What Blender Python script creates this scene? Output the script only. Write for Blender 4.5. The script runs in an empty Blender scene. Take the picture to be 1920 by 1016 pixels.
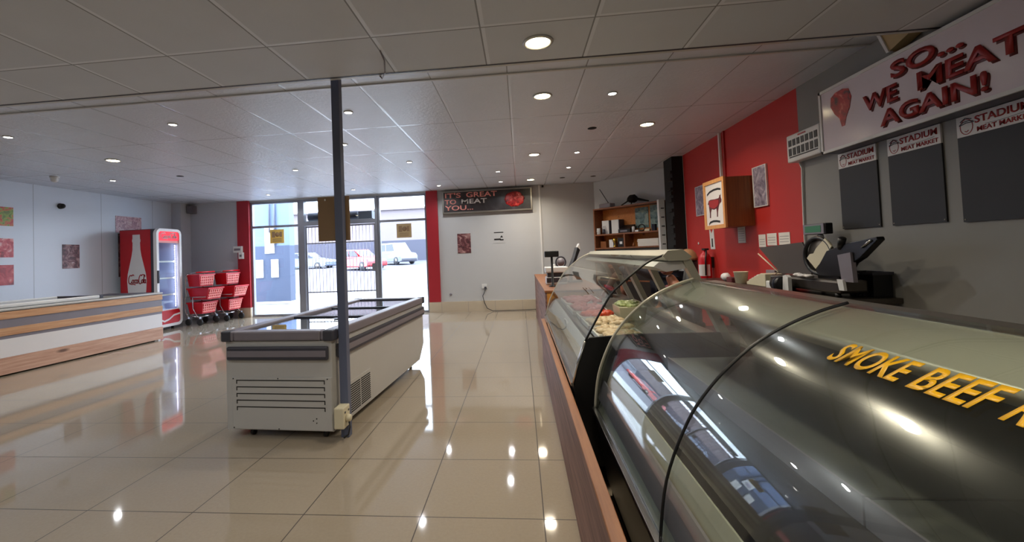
import bpy, bmesh, math, random
from mathutils import Vector, Matrix
random.seed(7)
sc = bpy.context.scene
C = sc.collection
PI = math.pi

# ------------------------------------------------------------------ camera
CAM_H = 1.2759
cam_d = bpy.data.cameras.new('camera')
cam_d.sensor_fit = 'HORIZONTAL'
cam_d.sensor_width = 36.0
cam_d.lens = 15.4202
cam_d.shift_x = 0.03476
cam_d.shift_y = -0.02970
cam_d.clip_start = 0.02
cam_d.clip_end = 300
cam = bpy.data.objects.new('camera', cam_d)
C.objects.link(cam)
_R = Vector((0.99421, 0.099672, -0.040138))
_U = Vector((0.042957, -0.026293, 0.998731))
_W = Vector((-0.09849, 0.994673, 0.030423))
cam.matrix_world = Matrix(((_R.x, _U.x, -_W.x, 0), (_R.y, _U.y, -_W.y, 0), (_R.z, _U.z, -_W.z, CAM_H), (0, 0, 0, 1)))
sc.camera = cam

# ------------------------------------------------------------------ world, sun, exposure
w = bpy.data.worlds.new('sky')
sc.world = w
w.use_nodes = True
bg = w.node_tree.nodes['Background']
bg.inputs[0].default_value = (0.70, 0.80, 1.0, 1)
bg.inputs[1].default_value = 8.5
sun_d = bpy.data.lights.new('sun', 'SUN')
sun_d.energy = 2.0
sun_d.angle = math.radians(0.6)
sun_d.color = (1.0, 0.95, 0.88)
sun = bpy.data.objects.new('sun', sun_d)
C.objects.link(sun)
sun.rotation_euler = Vector((-0.62, -0.25, -0.9)).to_track_quat('-Z', 'Y').to_euler()
sc.view_settings.view_transform = 'Standard'
sc.view_settings.look = 'None'
sc.view_settings.exposure = 0.42
sc.view_settings.gamma = 1.0
sc.view_settings.use_curve_mapping = False
cy = sc.cycles
cy.max_bounces = 10
cy.diffuse_bounces = 4
cy.glossy_bounces = 4
cy.transmission_bounces = 4
cy.transparent_max_bounces = 24
cy.caustics_reflective = False
cy.caustics_refractive = False
cy.sample_clamp_indirect = 4.0
cy.use_denoising = True

BIG_W, SMALL_W = 10.5, 5.2      # watts of the large and small downlights

# ------------------------------------------------------------------ materials
def lin(c):
    return tuple(((v / 255) / 12.92 if v / 255 <= 0.04045 else ((v / 255 + 0.055) / 1.055) ** 2.4) for v in c)

class NT:
    """a tiny helper over a node tree"""
    def __init__(self, name):
        self.m = bpy.data.materials.new(name)
        self.m.use_nodes = True
        self.t = self.m.node_tree
        self.b = self.t.nodes['Principled BSDF']
        self.out = self.t.nodes['Material Output']
    def n(self, typ, **kw):
        o = self.t.nodes.new(typ)
        for k, v in kw.items():
            setattr(o, k, v)
        return o
    def l(self, a, b):
        self.t.links.new(a, b)
    def math(self, op, a, b=None, c=None):
        o = self.n('ShaderNodeMath', operation=op)
        for i, v in enumerate((a, b, c)):
            if v is None: continue
            if isinstance(v, (int, float)): o.inputs[i].default_value = v
            else: self.l(v, o.inputs[i])
        return o.outputs[0]
    def mix(self, f, a, b):
        o = self.n('ShaderNodeMix', data_type='RGBA')
        for s, v in ((o.inputs[0], f), (o.inputs[6], a), (o.inputs[7], b)):
            if isinstance(v, (int, float)): s.default_value = v
            elif isinstance(v, tuple): s.default_value = (*v[:3], 1)
            else: self.l(v, s)
        return o.outputs[2]
    def pos(self):
        return self.n('ShaderNodeNewGeometry').outputs['Position']
    def obj(self):
        return self.n('ShaderNodeTexCoord').outputs['Object']
    def gen(self):
        return self.n('ShaderNodeTexCoord').outputs['Generated']
    def noise(self, vec, scale, detail=3, rough=0.5, stretch=None):
        if stretch:
            mp = self.n('ShaderNodeMapping')
            mp.inputs['Scale'].default_value = stretch
            self.l(vec, mp.inputs[0]); vec = mp.outputs[0]
        o = self.n('ShaderNodeTexNoise')
        o.inputs['Scale'].default_value = scale
        o.inputs['Detail'].default_value = detail
        o.inputs['Roughness'].default_value = rough
        self.l(vec, o.inputs['Vector'])
        return o.outputs['Fac']
    def ramp(self, f, stops):
        o = self.n('ShaderNodeValToRGB')
        e = o.color_ramp.elements
        while len(e) < len(stops): e.new(0.5)
        for i, (p, c) in enumerate(stops):
            e[i].position = p; e[i].color = (*c[:3], 1)
        self.l(f, o.inputs[0])
        return o.outputs[0]
    def bump(self, h, strength=0.2, dist=0.01):
        o = self.n('ShaderNodeBump')
        o.inputs['Strength'].default_value = strength
        o.inputs['Distance'].default_value = dist
        self.l(h, o.inputs['Height'])
        self.l(o.outputs[0], self.b.inputs['Normal'])

def plain(name, rgb, rough=0.5, metal=0.0, var=0.06, scale=6, spec=0.5, coat=0.0):
    k = NT(name)
    c = lin(rgb)
    nz = k.noise(k.obj(), scale, 4)
    lo = tuple(v * (1 - var) for v in c); hi = tuple(min(1, v * (1 + var)) for v in c)
    k.l(k.mix(nz, lo, hi), k.b.inputs['Base Color'])
    k.b.inputs['Roughness'].default_value = rough
    k.b.inputs['Metallic'].default_value = metal
    k.b.inputs['Specular IOR Level'].default_value = spec
    if coat: k.b.inputs['Coat Weight'].default_value = coat
    return k.m

def emit(name, rgb, strength):
    k = NT(name)
    k.b.inputs['Base Color'].default_value = (*lin(rgb), 1)
    k.b.inputs['Emission Color'].default_value = (*lin(rgb), 1)
    k.b.inputs['Emission Strength'].default_value = strength
    return k.m

def glass(name, tint=(0.97, 1.0, 0.99), ior=1.45, rough=0.0, haze=0.0, hazecol=(0.6, 0.62, 0.6)):
    k = NT(name)
    t = k.t
    tr = k.n('ShaderNodeBsdfTransparent'); tr.inputs[0].default_value = (*tint, 1)
    gl = k.n('ShaderNodeBsdfGlossy'); gl.inputs['Roughness'].default_value = rough
    f0 = ((ior - 1) / (ior + 1)) ** 2
    lw = k.n('ShaderNodeLayerWeight'); lw.inputs[0].default_value = 0.5
    fr = k.math('ADD', k.math('MULTIPLY', k.math('POWER', lw.outputs['Facing'], 5.0), 1 - f0), f0)
    mx = k.n('ShaderNodeMixShader')
    k.l(fr, mx.inputs[0]); k.l(tr.outputs[0], mx.inputs[1]); k.l(gl.outputs[0], mx.inputs[2])
    last = mx.outputs[0]
    if haze:
        df = k.n('ShaderNodeBsdfGlossy'); df.inputs[0].default_value = (*hazecol, 1); df.inputs['Roughness'].default_value = 0.18
        m2 = k.n('ShaderNodeMixShader')
        nz = k.noise(k.obj(), 5, 4)
        k.l(k.math('MULTIPLY', nz, haze * 2), m2.inputs[0])
        k.l(last, m2.inputs[1]); k.l(df.outputs[0], m2.inputs[2])
        last = m2.outputs[0]
    k.l(last, k.out.inputs[0])
    return k.m

def wood(name, a, b, axis='Y', scale=3.0, rough=0.5, knots=True):
    k = NT(name)
    st = {'X': (0.6, 14, 14), 'Y': (14, 0.6, 14), 'Z': (14, 14, 0.6)}[axis]
    v = k.obj()
    nz = k.noise(v, scale, 6, 0.65, st)
    col = k.mix(k.ramp(nz, [(0.3, (0, 0, 0)), (0.7, (1, 1, 1))]), lin(a), lin(b))
    if knots:
        vo = k.n('ShaderNodeTexVoronoi'); vo.inputs['Scale'].default_value = 2.6
        mp = k.n('ShaderNodeMapping'); mp.inputs['Scale'].default_value = {'X': (0.6, 2, 2), 'Y': (2, 0.6, 2), 'Z': (2, 2, 0.6)}[axis]
        k.l(v, mp.inputs[0]); k.l(mp.outputs[0], vo.inputs['Vector'])
        kn = k.ramp(vo.outputs['Distance'], [(0.06, (1, 1, 1)), (0.16, (0, 0, 0))])
        col = k.mix(kn, col, tuple(c * 0.35 for c in lin(a)))
    k.l(col, k.b.inputs['Base Color'])
    k.b.inputs['Roughness'].default_value = rough
    k.bump(nz, 0.15, 0.004)
    return k.m

def picture(name, stops, scale=5, distort=1.5, rough=0.35, voro=False):
    """a printed food photograph: blotches of meat colours"""
    k = NT(name)
    if voro:
        o = k.n('ShaderNodeTexVoronoi'); o.inputs['Scale'].default_value = scale
        k.l(k.obj(), o.inputs['Vector']); f = o.outputs['Distance']
    else:
        o = k.n('ShaderNodeTexNoise'); o.inputs['Scale'].default_value = scale
        o.inputs['Detail'].default_value = 5; o.inputs['Distortion'].default_value = distort
        k.l(k.obj(), o.inputs['Vector']); f = o.outputs['Fac']
    k.l(k.ramp(f, [(p, lin(c)) for p, c in stops]), k.b.inputs['Base Color'])
    k.b.inputs['Roughness'].default_value = rough
    return k.m

def grid_mask(k, coord, origin, step, width):
    """1 inside a line of the given width, repeating every step"""
    t = k.math('SUBTRACT', coord, origin)
    t = k.math('DIVIDE', t, step)
    fr = k.math('FRACT', t)
    d = k.math('MULTIPLY', k.math('MINIMUM', fr, k.math('SUBTRACT', 1.0, fr)), step)
    return k.math('LESS_THAN', d, width / 2), fr, d

def floor_mat():
    k = NT('polished_beige_tile')
    sep = k.n('ShaderNodeSeparateXYZ'); k.l(k.pos(), sep.inputs[0])
    mx, fx, dx = grid_mask(k, sep.outputs[0], 0.058, 0.6, 0.0055)
    my, fy, dy = grid_mask(k, sep.outputs[1], 2.147, 0.6, 0.0055)
    line = k.math('MAXIMUM', mx, my)
    nz = k.noise(k.pos(), 60, 4, 0.7)
    bl = k.noise(k.pos(), 1.4, 3)
    base = k.mix(nz, lin((146, 134, 116)), lin((166, 154, 136)))
    base = k.mix(k.math('MULTIPLY', bl, 0.5), base, lin((152, 140, 124)))
    k.l(k.mix(line, base, lin((58, 50, 42))), k.b.inputs['Base Color'])
    k.l(k.math('ADD', k.math('MULTIPLY', line, 0.5), 0.05), k.b.inputs['Roughness'])
    k.b.inputs['IOR'].default_value = 1.52
    return k.m

def ceil_mat(name, x0, y0, dx, dy, rgb, bumpy):
    k = NT(name)
    sep = k.n('ShaderNodeSeparateXYZ'); k.l(k.pos(), sep.inputs[0])
    a, _, _ = grid_mask(k, sep.outputs[0], x0, dx, 0.024)
    b, _, _ = grid_mask(k, sep.outputs[1], y0, dy, 0.024)
    bar = k.math('MAXIMUM', a, b)
    a2, _, _ = grid_mask(k, sep.outputs[0], x0 - 0.014, dx, 0.009)
    b2, _, _ = grid_mask(k, sep.outputs[1], y0 + 0.014, dy, 0.009)
    gap = k.math('MAXIMUM', a2, b2)
    nz = k.noise(k.pos(), 3, 4)
    c = lin(rgb)
    base = k.mix(nz, tuple(v * 0.93 for v in c), tuple(v * 1.04 for v in c))
    base = k.mix(bar, base, tuple(min(1, v * 1.2) for v in c))
    base = k.mix(gap, base, tuple(v * 0.42 for v in c))
    k.l(base, k.b.inputs['Base Color'])
    k.l(k.math('SUBTRACT', 0.40 if bumpy else 0.7, k.math('MULTIPLY', bar, 0.18)), k.b.inputs['Roughness'])
    worm = k.noise(k.pos(), 30, 3, 0.6)
    worm = k.math('MULTIPLY', worm, k.math('SUBTRACT', 1.0, bar))
    k.bump(worm, 0.6 if bumpy else 0.1, 0.006)
    return k.m

def panel_wall_mat(name, rgb, y0, dy):
    k = NT(name)
    sep = k.n('ShaderNodeSeparateXYZ'); k.l(k.pos(), sep.inputs[0])
    a, _, _ = grid_mask(k, sep.outputs[1], y0, dy, 0.012)
    c = lin(rgb)
    nz = k.noise(k.pos(), 1.5, 3)
    base = k.mix(nz, tuple(v * 0.95 for v in c), c)
    k.l(k.mix(a, base, tuple(v * 0.6 for v in c)), k.b.inputs['Base Color'])
    k.b.inputs['Roughness'].default_value = 0.35
    return k.m

def right_wall_mat():
    k = NT('red_and_grey_paint')
    sep = k.n('ShaderNodeSeparateXYZ'); k.l(k.pos(), sep.inputs[0])
    f = k.math('GREATER_THAN', sep.outputs[1], 4.46)
    nz = k.noise(k.pos(), 2.2, 4)
    g = k.mix(nz, lin((132, 131, 127)), lin((146, 145, 140)))
    r_ = k.mix(nz, lin((184, 40, 35)), lin((196, 47, 40)))
    k.l(k.mix(f, g, r_), k.b.inputs['Base Color'])
    k.b.inputs['Roughness'].default_value = 0.55
    return k.m

M = {}
M['floor'] = floor_mat()
M['ceil_far'] = ceil_mat('textured_ceiling_tile', -4.4667, 3.5623, 0.6336, 1.22, (208, 213, 224), True)
M['ceil_near'] = ceil_mat('smooth_ceiling_tile', -2.692, 2.408, 0.6336, 1.22, (206, 209, 216), False)
M['wall_left'] = panel_wall_mat('pale_blue_white_panel', (222, 228, 238), 6.57, 1.2)
M['wall_grey'] = plain('grey_white_paint', (190, 191, 192), 0.55, var=0.03, scale=2)
M['wall_greyL'] = plain('grey_paint', (206, 206, 212), 0.55, var=0.03, scale=2)
M['wall_pale'] = plain('pale_paint', (206, 212, 216), 0.5, var=0.03, scale=2)
M['wall_right'] = right_wall_mat()
M['red_paint'] = plain('red_column_paint', (170, 34, 46), 0.45, var=0.05)
M['skirt'] = plain('beige_skirting_tile', (196, 182, 160), 0.25, var=0.05)
M['alu'] = plain('grey_aluminium', (150, 152, 160), 0.4, 0.6)
M['alu_dark'] = plain('dark_grey_aluminium', (92, 96, 108), 0.45, 0.4)
M['white_plastic'] = plain('white_plastic', (226, 226, 224), 0.4, var=0.03)
M['cream_plastic'] = plain('cream_plastic', (214, 206, 178), 0.45, var=0.04)
M['white_metal'] = plain('white_enamel', (190, 189, 186), 0.35, var=0.03)
M['dark_plastic'] = plain('charcoal_plastic', (62, 62, 72), 0.45)
M['mid_plastic'] = plain('grey_plastic_strip', (128, 122, 130), 0.4)
M['black'] = plain('black_plastic', (16, 16, 18), 0.4)
M['matt_black'] = plain('matt_black', (10, 9, 10), 0.8)
M['black_steel'] = plain('black_steel', (30, 31, 33), 0.3, 0.4)
M['chrome'] = plain('chrome', (205, 205, 205), 0.15, 1.0, var=0.02)
M['steel'] = plain('brushed_steel', (165, 160, 150), 0.3, 0.9, scale=20)
M['dark_steel'] = plain('dark_brushed_steel', (98, 92, 86), 0.38, 0.85, scale=14)
M['plate_grey'] = plain('dull_grey_steel', (112, 106, 104), 0.45, 0.2, scale=8)
M['cool_liner'] = plain('pale_blue_grey_liner', (176, 184, 210), 0.4, var=0.03)
M['dark_door'] = plain('dark_brown_door', (34, 26, 22), 0.5)
M['deck_steel'] = plain('dusty_dark_deck_steel', (112, 112, 104), 0.4, 0.35, var=0.15, scale=9)
M['pillar'] = plain('blue_grey_steel_paint', (92, 100, 124), 0.4, var=0.08)
M['glass'] = glass('clear_glass')
M['case_glass'] = glass('display_case_glass', (0.93, 0.96, 0.945), 1.52, 0.0, 0.024, (0.85, 0.86, 0.82))
M['lid_glass'] = glass('freezer_lid_glass', (0.9, 0.93, 0.95), 1.6)
M['pine'] = wood('knotty_pine', (182, 128, 86), (216, 172, 130), 'Y')
M['pine_pink'] = wood('scuffed_pine', (176, 128, 104), (216, 176, 150), 'Y')
M['plank'] = wood('weathered_brown_board', (84, 54, 50), (160, 118, 104), 'Y', 2.2, 0.6, False)
M['plank_edge'] = wood('orange_board_edge', (122, 72, 36), (158, 102, 56), 'Y', 3, 0.5, False)
M['pine_end'] = wood('orange_pine_end', (186, 116, 40), (214, 150, 64), 'Z', 3, 0.45)
M['shelf_wood'] = wood('brown_shelf_wood', (112, 66, 40), (146, 92, 58), 'X', 3, 0.5, False)
M['shelf_back'] = wood('orange_pine_boards', (190, 112, 48), (212, 140, 70), 'X', 3, 0.5)
M['box_wood'] = wood('light_box_wood', (206, 140, 76), (226, 168, 104), 'Z', 3, 0.5, False)
M['box_side'] = wood('brown_box_side', (122, 70, 34), (150, 92, 46), 'Z', 3, 0.5, False)
M['red_plastic'] = plain('red_basket_plastic', (206, 24, 38), 0.35, var=0.05)
M['sunlit_mesh'] = plain('sunlit_red_mesh', (242, 148, 138), 0.45)  # red basket fronts coloured paler, sunlight put into the colour
M['rubber'] = plain('grey_rubber', (44, 46, 50), 0.6)
M['coke_red'] = plain('drink_red', (190, 12, 28), 0.35, var=0.03)
M['white_print'] = plain('white_print', (228, 224, 222), 0.4, var=0.02)
M['red_print'] = plain('red_print', (160, 30, 32), 0.4, var=0.06)
M['dark_print'] = plain('dark_red_print', (92, 24, 28), 0.45)
M['black_print'] = plain('black_print', (26, 24, 26), 0.5)
M['pink_print'] = plain('pink_print', (232, 150, 140), 0.4)
M['yellow_print'] = plain('yellow_vinyl', (232, 176, 22), 0.4, var=0.03)
M['sign_face'] = plain('pale_sign_face', (222, 210, 216), 0.16, var=0.05, scale=1.2)
M['chalk'] = plain('chalkboard', (33, 34, 37), 0.6, var=0.2, scale=3)
M['paper'] = plain('white_paper', (228, 224, 216), 0.7, var=0.03)
M['card'] = plain('brown_card', (152, 124, 92), 0.7, var=0.06)
M['yellow_card'] = plain('yellow_card', (226, 190, 96), 0.5)
M['tan_card'] = plain('tan_card', (188, 164, 120), 0.6)
M['warm_lens'] = emit('warm_lamp_lens', (255, 236, 190), 22)
M['white_lens'] = emit('white_lamp_lens', (255, 250, 240), 22)
M['led'] = emit('led_strip', (228, 220, 255), 9)
M['fridge_glow'] = emit('fridge_sign_panel', (214, 24, 44), 0.9)
M['green_screen'] = emit('green_display', (40, 92, 62), 0.25)
M['skin'] = plain('skin', (170, 112, 86), 0.5, var=0.05)
M['hair'] = plain('dark_hair', (24, 18, 16), 0.6)
M['eye'] = plain('eye_white', (225, 222, 215), 0.3)
M['blue_cloth'] = plain('blue_cloth', (110, 146, 186), 0.8)
M['grey_cloth'] = plain('grey_cloth', (96, 98, 106), 0.85)
M['maroon_cloth'] = plain('maroon_cloth', (96, 40, 44), 0.85)
M['navy_cloth'] = plain('navy_cloth', (34, 38, 54), 0.85)
M['tan'] = plain('tan_vinyl', (168, 124, 88), 0.5)
M['bronze'] = plain('gold_trophy', (190, 160, 70), 0.3, 0.9)
M['canopy'] = plain('cream_case_canopy', (190, 186, 168), 0.3, 0.15, scale=3)
M['road'] = plain('pale_asphalt', (92, 92, 102), 0.85, var=0.06, scale=1.2)
M['pavement'] = plain('pale_pavement', (170, 170, 170), 0.85, var=0.04)
M['bldg_up'] = plain('pinkish_white_brick', (128, 118, 120), 0.9, var=0.05, scale=3)
M['bldg_low'] = plain('grey_plinth_wall', (78, 78, 90), 0.9, var=0.05)
M['ext_blue'] = plain('pale_blue_wall', (100, 114, 144), 0.85, var=0.03)
M['ext_grey'] = plain('blue_grey_dado', (66, 74, 94), 0.85, var=0.03)
M['car_red'] = plain('red_car_paint', (176, 26, 32), 0.2, 0.1, coat=0.6)
M['car_silver'] = plain('silver_blue_car_paint', (112, 126, 144), 0.25, 0.4, coat=0.6)
M['car_white'] = plain('white_car_paint', (118, 122, 132), 0.25, 0.0, coat=0.6)
M['car_glass'] = plain('dark_car_glass', (44, 48, 66), 0.08, 0.2)
M['food_a'] = picture('salad_and_meat_print', [(0.3, (40, 60, 30)), (0.42, (150, 170, 60)), (0.5, (206, 96, 60)), (0.62, (190, 50, 44)), (0.75, (236, 190, 170))], 7)
M['food_b'] = picture('raw_meat_print', [(0.3, (120, 24, 30)), (0.45, (196, 60, 66)), (0.58, (222, 130, 128)), (0.7, (240, 216, 210))], 8)
M['food_c'] = picture('red_steak_print', [(0.3, (70, 16, 18)), (0.5, (176, 40, 44)), (0.68, (206, 84, 78)), (0.8, (238, 214, 200))], 6)
M['food_d'] = picture('pale_mince_print', [(0.3, (150, 110, 120)), (0.5, (206, 150, 156)), (0.7, (236, 214, 214))], 14)
M['food_e'] = picture('dark_chops_print', [(0.3, (44, 26, 32)), (0.5, (110, 62, 66)), (0.65, (170, 130, 126)), (0.8, (214, 196, 190))], 9)
M['food_f'] = picture('mauve_print', [(0.3, (90, 80, 100)), (0.5, (150, 140, 158)), (0.7, (206, 196, 208))], 10)
M['steak'] = picture('sign_steak_print', [(0.3, (60, 10, 12)), (0.46, (160, 24, 28)), (0.6, (190, 44, 40)), (0.78, (240, 150, 140))], 12)
M['sign_black'] = picture('dark_sign_print', [(0.3, (30, 24, 26)), (0.6, (58, 52, 54)), (0.8, (96, 92, 96))], 2.4)
M['meat_red'] = picture('fresh_meat', [(0.3, (150, 40, 44)), (0.55, (206, 96, 96)), (0.75, (236, 190, 180))], 30, rough=0.4)
M['meat_pale'] = picture('pale_chicken', [(0.3, (196, 160, 120)), (0.55, (226, 200, 160)), (0.75, (240, 226, 196))], 26, rough=0.4)
M['meat_orange'] = picture('orange_sausage', [(0.3, (190, 50, 24)), (0.6, (226, 84, 44)), (0.8, (240, 150, 100))], 26, rough=0.4)
M['greens'] = picture('pale_greens', [(0.3, (120, 140, 80)), (0.5, (190, 204, 140)), (0.7, (226, 232, 190))], 30)
M['sea_poster'] = picture('green_blue_poster_print', [(0.3, (52, 74, 70)), (0.45, (100, 130, 130)), (0.6, (150, 172, 160)), (0.75, (176, 156, 140))], 8)

# ------------------------------------------------------------------ mesh helpers
class MB:
    """collects shapes; build() links them as one mesh object"""
    def __init__(self):
        self.v = []; self.f = []; self.sm = []
    def add(self, vs, fs, smooth=False):
        o = len(self.v)
        self.v += [tuple(p) for p in vs]
        for f in fs:
            self.f.append([o + i for i in f]); self.sm.append(smooth)
        return self
    def box(self, x0, x1, y0, y1, z0, z1, rot=0, piv=None):
        vs = [(x, y, z) for z in (z0, z1) for y in (y0, y1) for x in (x0, x1)]
        if rot:
            px, py = piv or ((x0 + x1) / 2, (y0 + y1) / 2)
            c, s = math.cos(rot), math.sin(rot)
            vs = [(px + (x - px) * c - (y - py) * s, py + (x - px) * s + (y - py) * c, z) for x, y, z in vs]
        return self.add(vs, [(0, 2, 3, 1), (4, 5, 7, 6), (0, 1, 5, 4), (2, 6, 7, 3), (0, 4, 6, 2), (1, 3, 7, 5)])
    def obox(self, o, u, v, n):
        """a box from a corner and three edge vectors"""
        o, u, v, n = Vector(o), Vector(u), Vector(v), Vector(n)
        vs = [o + u * i + v * j + n * k for k in (0, 1) for j in (0, 1) for i in (0, 1)]
        return self.add(vs, [(0, 2, 3, 1), (4, 5, 7, 6), (0, 1, 5, 4), (2, 6, 7, 3), (0, 4, 6, 2), (1, 3, 7, 5)])
    def prism(self, pts, n):
        """polygon (3D points) extruded by vector n"""
        n = Vector(n); a = [Vector(p) for p in pts]; k = len(a)
        self.add(a + [p + n for p in a], [tuple(range(k))[::-1], tuple(range(k, 2 * k))] + [(i, (i + 1) % k, (i + 1) % k + k, i + k) for i in range(k)])
        return self
    def tube(self, pts, r, seg=8, closed=False, cap=True):
        P = [Vector(p) for p in pts]; k = len(P)
        rr = r if isinstance(r, (list, tuple)) else [r] * k
        rings = []; prev = None
        for i, p in enumerate(P):
            if closed: t = (P[(i + 1) % k] - P[i - 1])
            else: t = P[min(i + 1, k - 1)] - P[max(i - 1, 0)]
            t = t.normalized() if t.length > 1e-9 else Vector((0, 0, 1))
            if prev is None:
                a = Vector((0, 0, 1)) if abs(t.z) < 0.9 else Vector((1, 0, 0))
                nx = t.cross(a).normalized()
            else:
                nx = (prev - t * prev.dot(t)).normalized()
            prev = nx; ny = t.cross(nx)
            rings.append([p + (nx * math.cos(2 * PI * j / seg) + ny * math.sin(2 * PI * j / seg)) * rr[i] for j in range(seg)])
        vs = [q for g in rings for q in g]; fs = []
        for i in range(k if closed else k - 1):
            a, b = i * seg, ((i + 1) % k) * seg
            for j in range(seg):
                j2 = (j + 1) % seg
                fs.append((a + j, a + j2, b + j2, b + j))
        if cap and not closed:
            fs += [tuple(range(seg))[::-1], tuple(range((k - 1) * seg, k * seg))]
        return self.add(vs, fs, True)
    def lathe(self, prof, c=(0, 0, 0), axis='Z', seg=20):
        """prof: (radius, height) pairs; axis Z, X or Y"""
        c = Vector(c); vs = []; fs = []
        for r, h in prof:
            for j in range(seg):
                a = 2 * PI * j / seg; x, y = r * math.cos(a), r * math.sin(a)
                q = {'Z': (x, y, h), 'X': (h, x, y), 'Y': (x, h, y)}[axis]
                vs.append(c + Vector(q))
        k = len(prof)
        for i in range(k - 1):
            for j in range(seg):
                j2 = (j + 1) % seg
                fs.append((i * seg + j, i * seg + j2, (i + 1) * seg + j2, (i + 1) * seg + j))
        fs += [tuple(range(seg))[::-1], tuple(range((k - 1) * seg, k * seg))]
        return self.add(vs, fs, True)
    def cyl(self, c, r, h, axis='Z', seg=20):
        return self.lathe([(r, 0), (r, h)], c, axis, seg)
    def blob(self, c, rx, ry, rz, seg=10, rings=6, jit=0.0):
        vs = []; fs = []
        c = Vector(c)
        for i in range(1, rings):
            t = PI * i / rings
            for j in range(seg):
                a = 2 * PI * j / seg
                k = 1 + random.uniform(-jit, jit)
                vs.append(c + Vector((rx * math.sin(t) * math.cos(a) * k, ry * math.sin(t) * math.sin(a) * k, rz * math.cos(t) * k)))
        top, bot = len(vs), len(vs) + 1
        vs += [c + Vector((0, 0, rz)), c + Vector((0, 0, -rz))]
        for i in range(rings - 2):
            for j in range(seg):
                j2 = (j + 1) % seg
                fs.append((i * seg + j, (i + 1) * seg + j, (i + 1) * seg + j2, i * seg + j2))
        for j in range(seg):
            j2 = (j + 1) % seg
            fs.append((top, j, j2)); fs.append((bot, (rings - 2) * seg + j2, (rings - 2) * seg + j))
        return self.add(vs, fs, True)
    def build(self, name, mat, parent=None, bevel=0.0, seg=2, local=False, smooth=None):
        me = bpy.data.meshes.new(name)
        vs = self.v
        if parent is not None and not local:
            inv = wmat(parent).inverted()
            vs = [tuple(inv @ Vector(p)) for p in vs]
        me.from_pydata(vs, [], self.f)
        for p, s in zip(me.polygons, self.sm):
            p.use_smooth = s if smooth is None else smooth
        bm = bmesh.new(); bm.from_mesh(me)
        bmesh.ops.recalc_face_normals(bm, faces=bm.faces)
        bm.to_mesh(me); bm.free()
        me.materials.append(M[mat] if isinstance(mat, str) else mat)
        o = bpy.data.objects.new(name, me)
        C.objects.link(o)
        if parent is not None: o.parent = parent
        if bevel:
            b = o.modifiers.new('bevel', 'BEVEL')
            b.width = bevel; b.segments = seg; b.limit_method = 'ANGLE'
        return o

def wmat(o):
    m = Matrix.LocRotScale(o.location, o.rotation_euler, o.scale)
    return wmat(o.parent) @ m if o.parent else m

def tag(o, label, cat, group=None, kind=None):
    o['label'] = label; o['category'] = cat
    if group: o['group'] = group
    if kind: o['kind'] = kind
    return o

def thing(name, label, cat, loc=(0, 0, 0), rz=0.0, group=None):
    o = bpy.data.objects.new(name, None)
    C.objects.link(o)
    o.empty_display_size = 0.1
    o.location = loc; o.rotation_euler = (0, 0, rz)
    return tag(o, label, cat, group)

def struct(o):
    o['kind'] = 'structure'
    return o

def dup(root, loc, label, group=None):
    r = root.copy(); C.objects.link(r); r.location = loc
    r['label'] = label
    if group: r['group'] = group
    for ch in list(root.children):
        c = ch.copy(); C.objects.link(c); c.parent = r
        for g in list(ch.children):
            d = g.copy(); C.objects.link(d); d.parent = c
    return r

def letters(name, text, o, u, v, n, mat, parent, bold=0.0, shear=0.0, spacing=1.0):
    """lettering fitted into the box from corner o along u (width) and v (height), raised along n"""
    cu = bpy.data.curves.new('lettering', 'FONT')
    cu.body = text; cu.size = 1.0; cu.offset = bold; cu.shear = shear
    cu.space_character = spacing; cu.extrude = 0.0; cu.resolution_u = 4
    tmp = bpy.data.objects.new('lettering', cu); C.objects.link(tmp)
    dg = bpy.context.evaluated_depsgraph_get()
    me = bpy.data.meshes.new_from_object(tmp.evaluated_get(dg))
    bpy.data.objects.remove(tmp)
    xs = [p.co.x for p in me.vertices]; ys = [p.co.y for p in me.vertices]
    x0, x1, y0, y1 = min(xs), max(xs), min(ys), max(ys)
    o, u, v, n = Vector(o), Vector(u), Vector(v), Vector(n)
    bm = bmesh.new(); bm.from_mesh(me)
    bmesh.ops.remove_doubles(bm, verts=bm.verts, dist=1e-5)
    inv = wmat(parent).inverted() if parent else Matrix.Identity(4)
    for q in bm.verts:
        q.co = o + u * ((q.co.x - x0) / (x1 - x0)) + v * ((q.co.y - y0) / (y1 - y0))
    ex = bmesh.ops.extrude_face_region(bm, geom=bm.faces[:])
    for q in ex['geom']:
        if isinstance(q, bmesh.types.BMVert): q.co += n
    for q in bm.verts: q.co = inv @ q.co
    bmesh.ops.recalc_face_normals(bm, faces=bm.faces)
    bm.to_mesh(me); bm.free()
    me.materials.clear(); me.materials.append(M[mat])
    ob = bpy.data.objects.new(name, me); C.objects.link(ob)
    if parent: ob.parent = parent
    return ob

def strokes(mb, lines, o, u, v, n, wd):
    """flat pen strokes: polylines in a unit box, drawn as ribbons of width wd (metres)"""
    o, u, v, n = Vector(o), Vector(u), Vector(v), Vector(n)
    for ln in lines:
        pts = [o + u * a + v * b for a, b in ln]
        for a, b in zip(pts, pts[1:]):
            t = (b - a)
            if t.length < 1e-6: continue
            t.normalize(); s = t.cross(n.normalized()) * (wd / 2)
            a2, b2 = a - t * wd * 0.3, b + t * wd * 0.3
            mb.prism([a2 - s, b2 - s, b2 + s, a2 + s], n)
    return mb

def arc(cx, cy, rx, ry, a0, a1, k=10):
    return [(cx + rx * math.cos(math.radians(a0 + (a1 - a0) * i / k)), cy + ry * math.sin(math.radians(a0 + (a1 - a0) * i / k))) for i in range(k + 1)]

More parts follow.
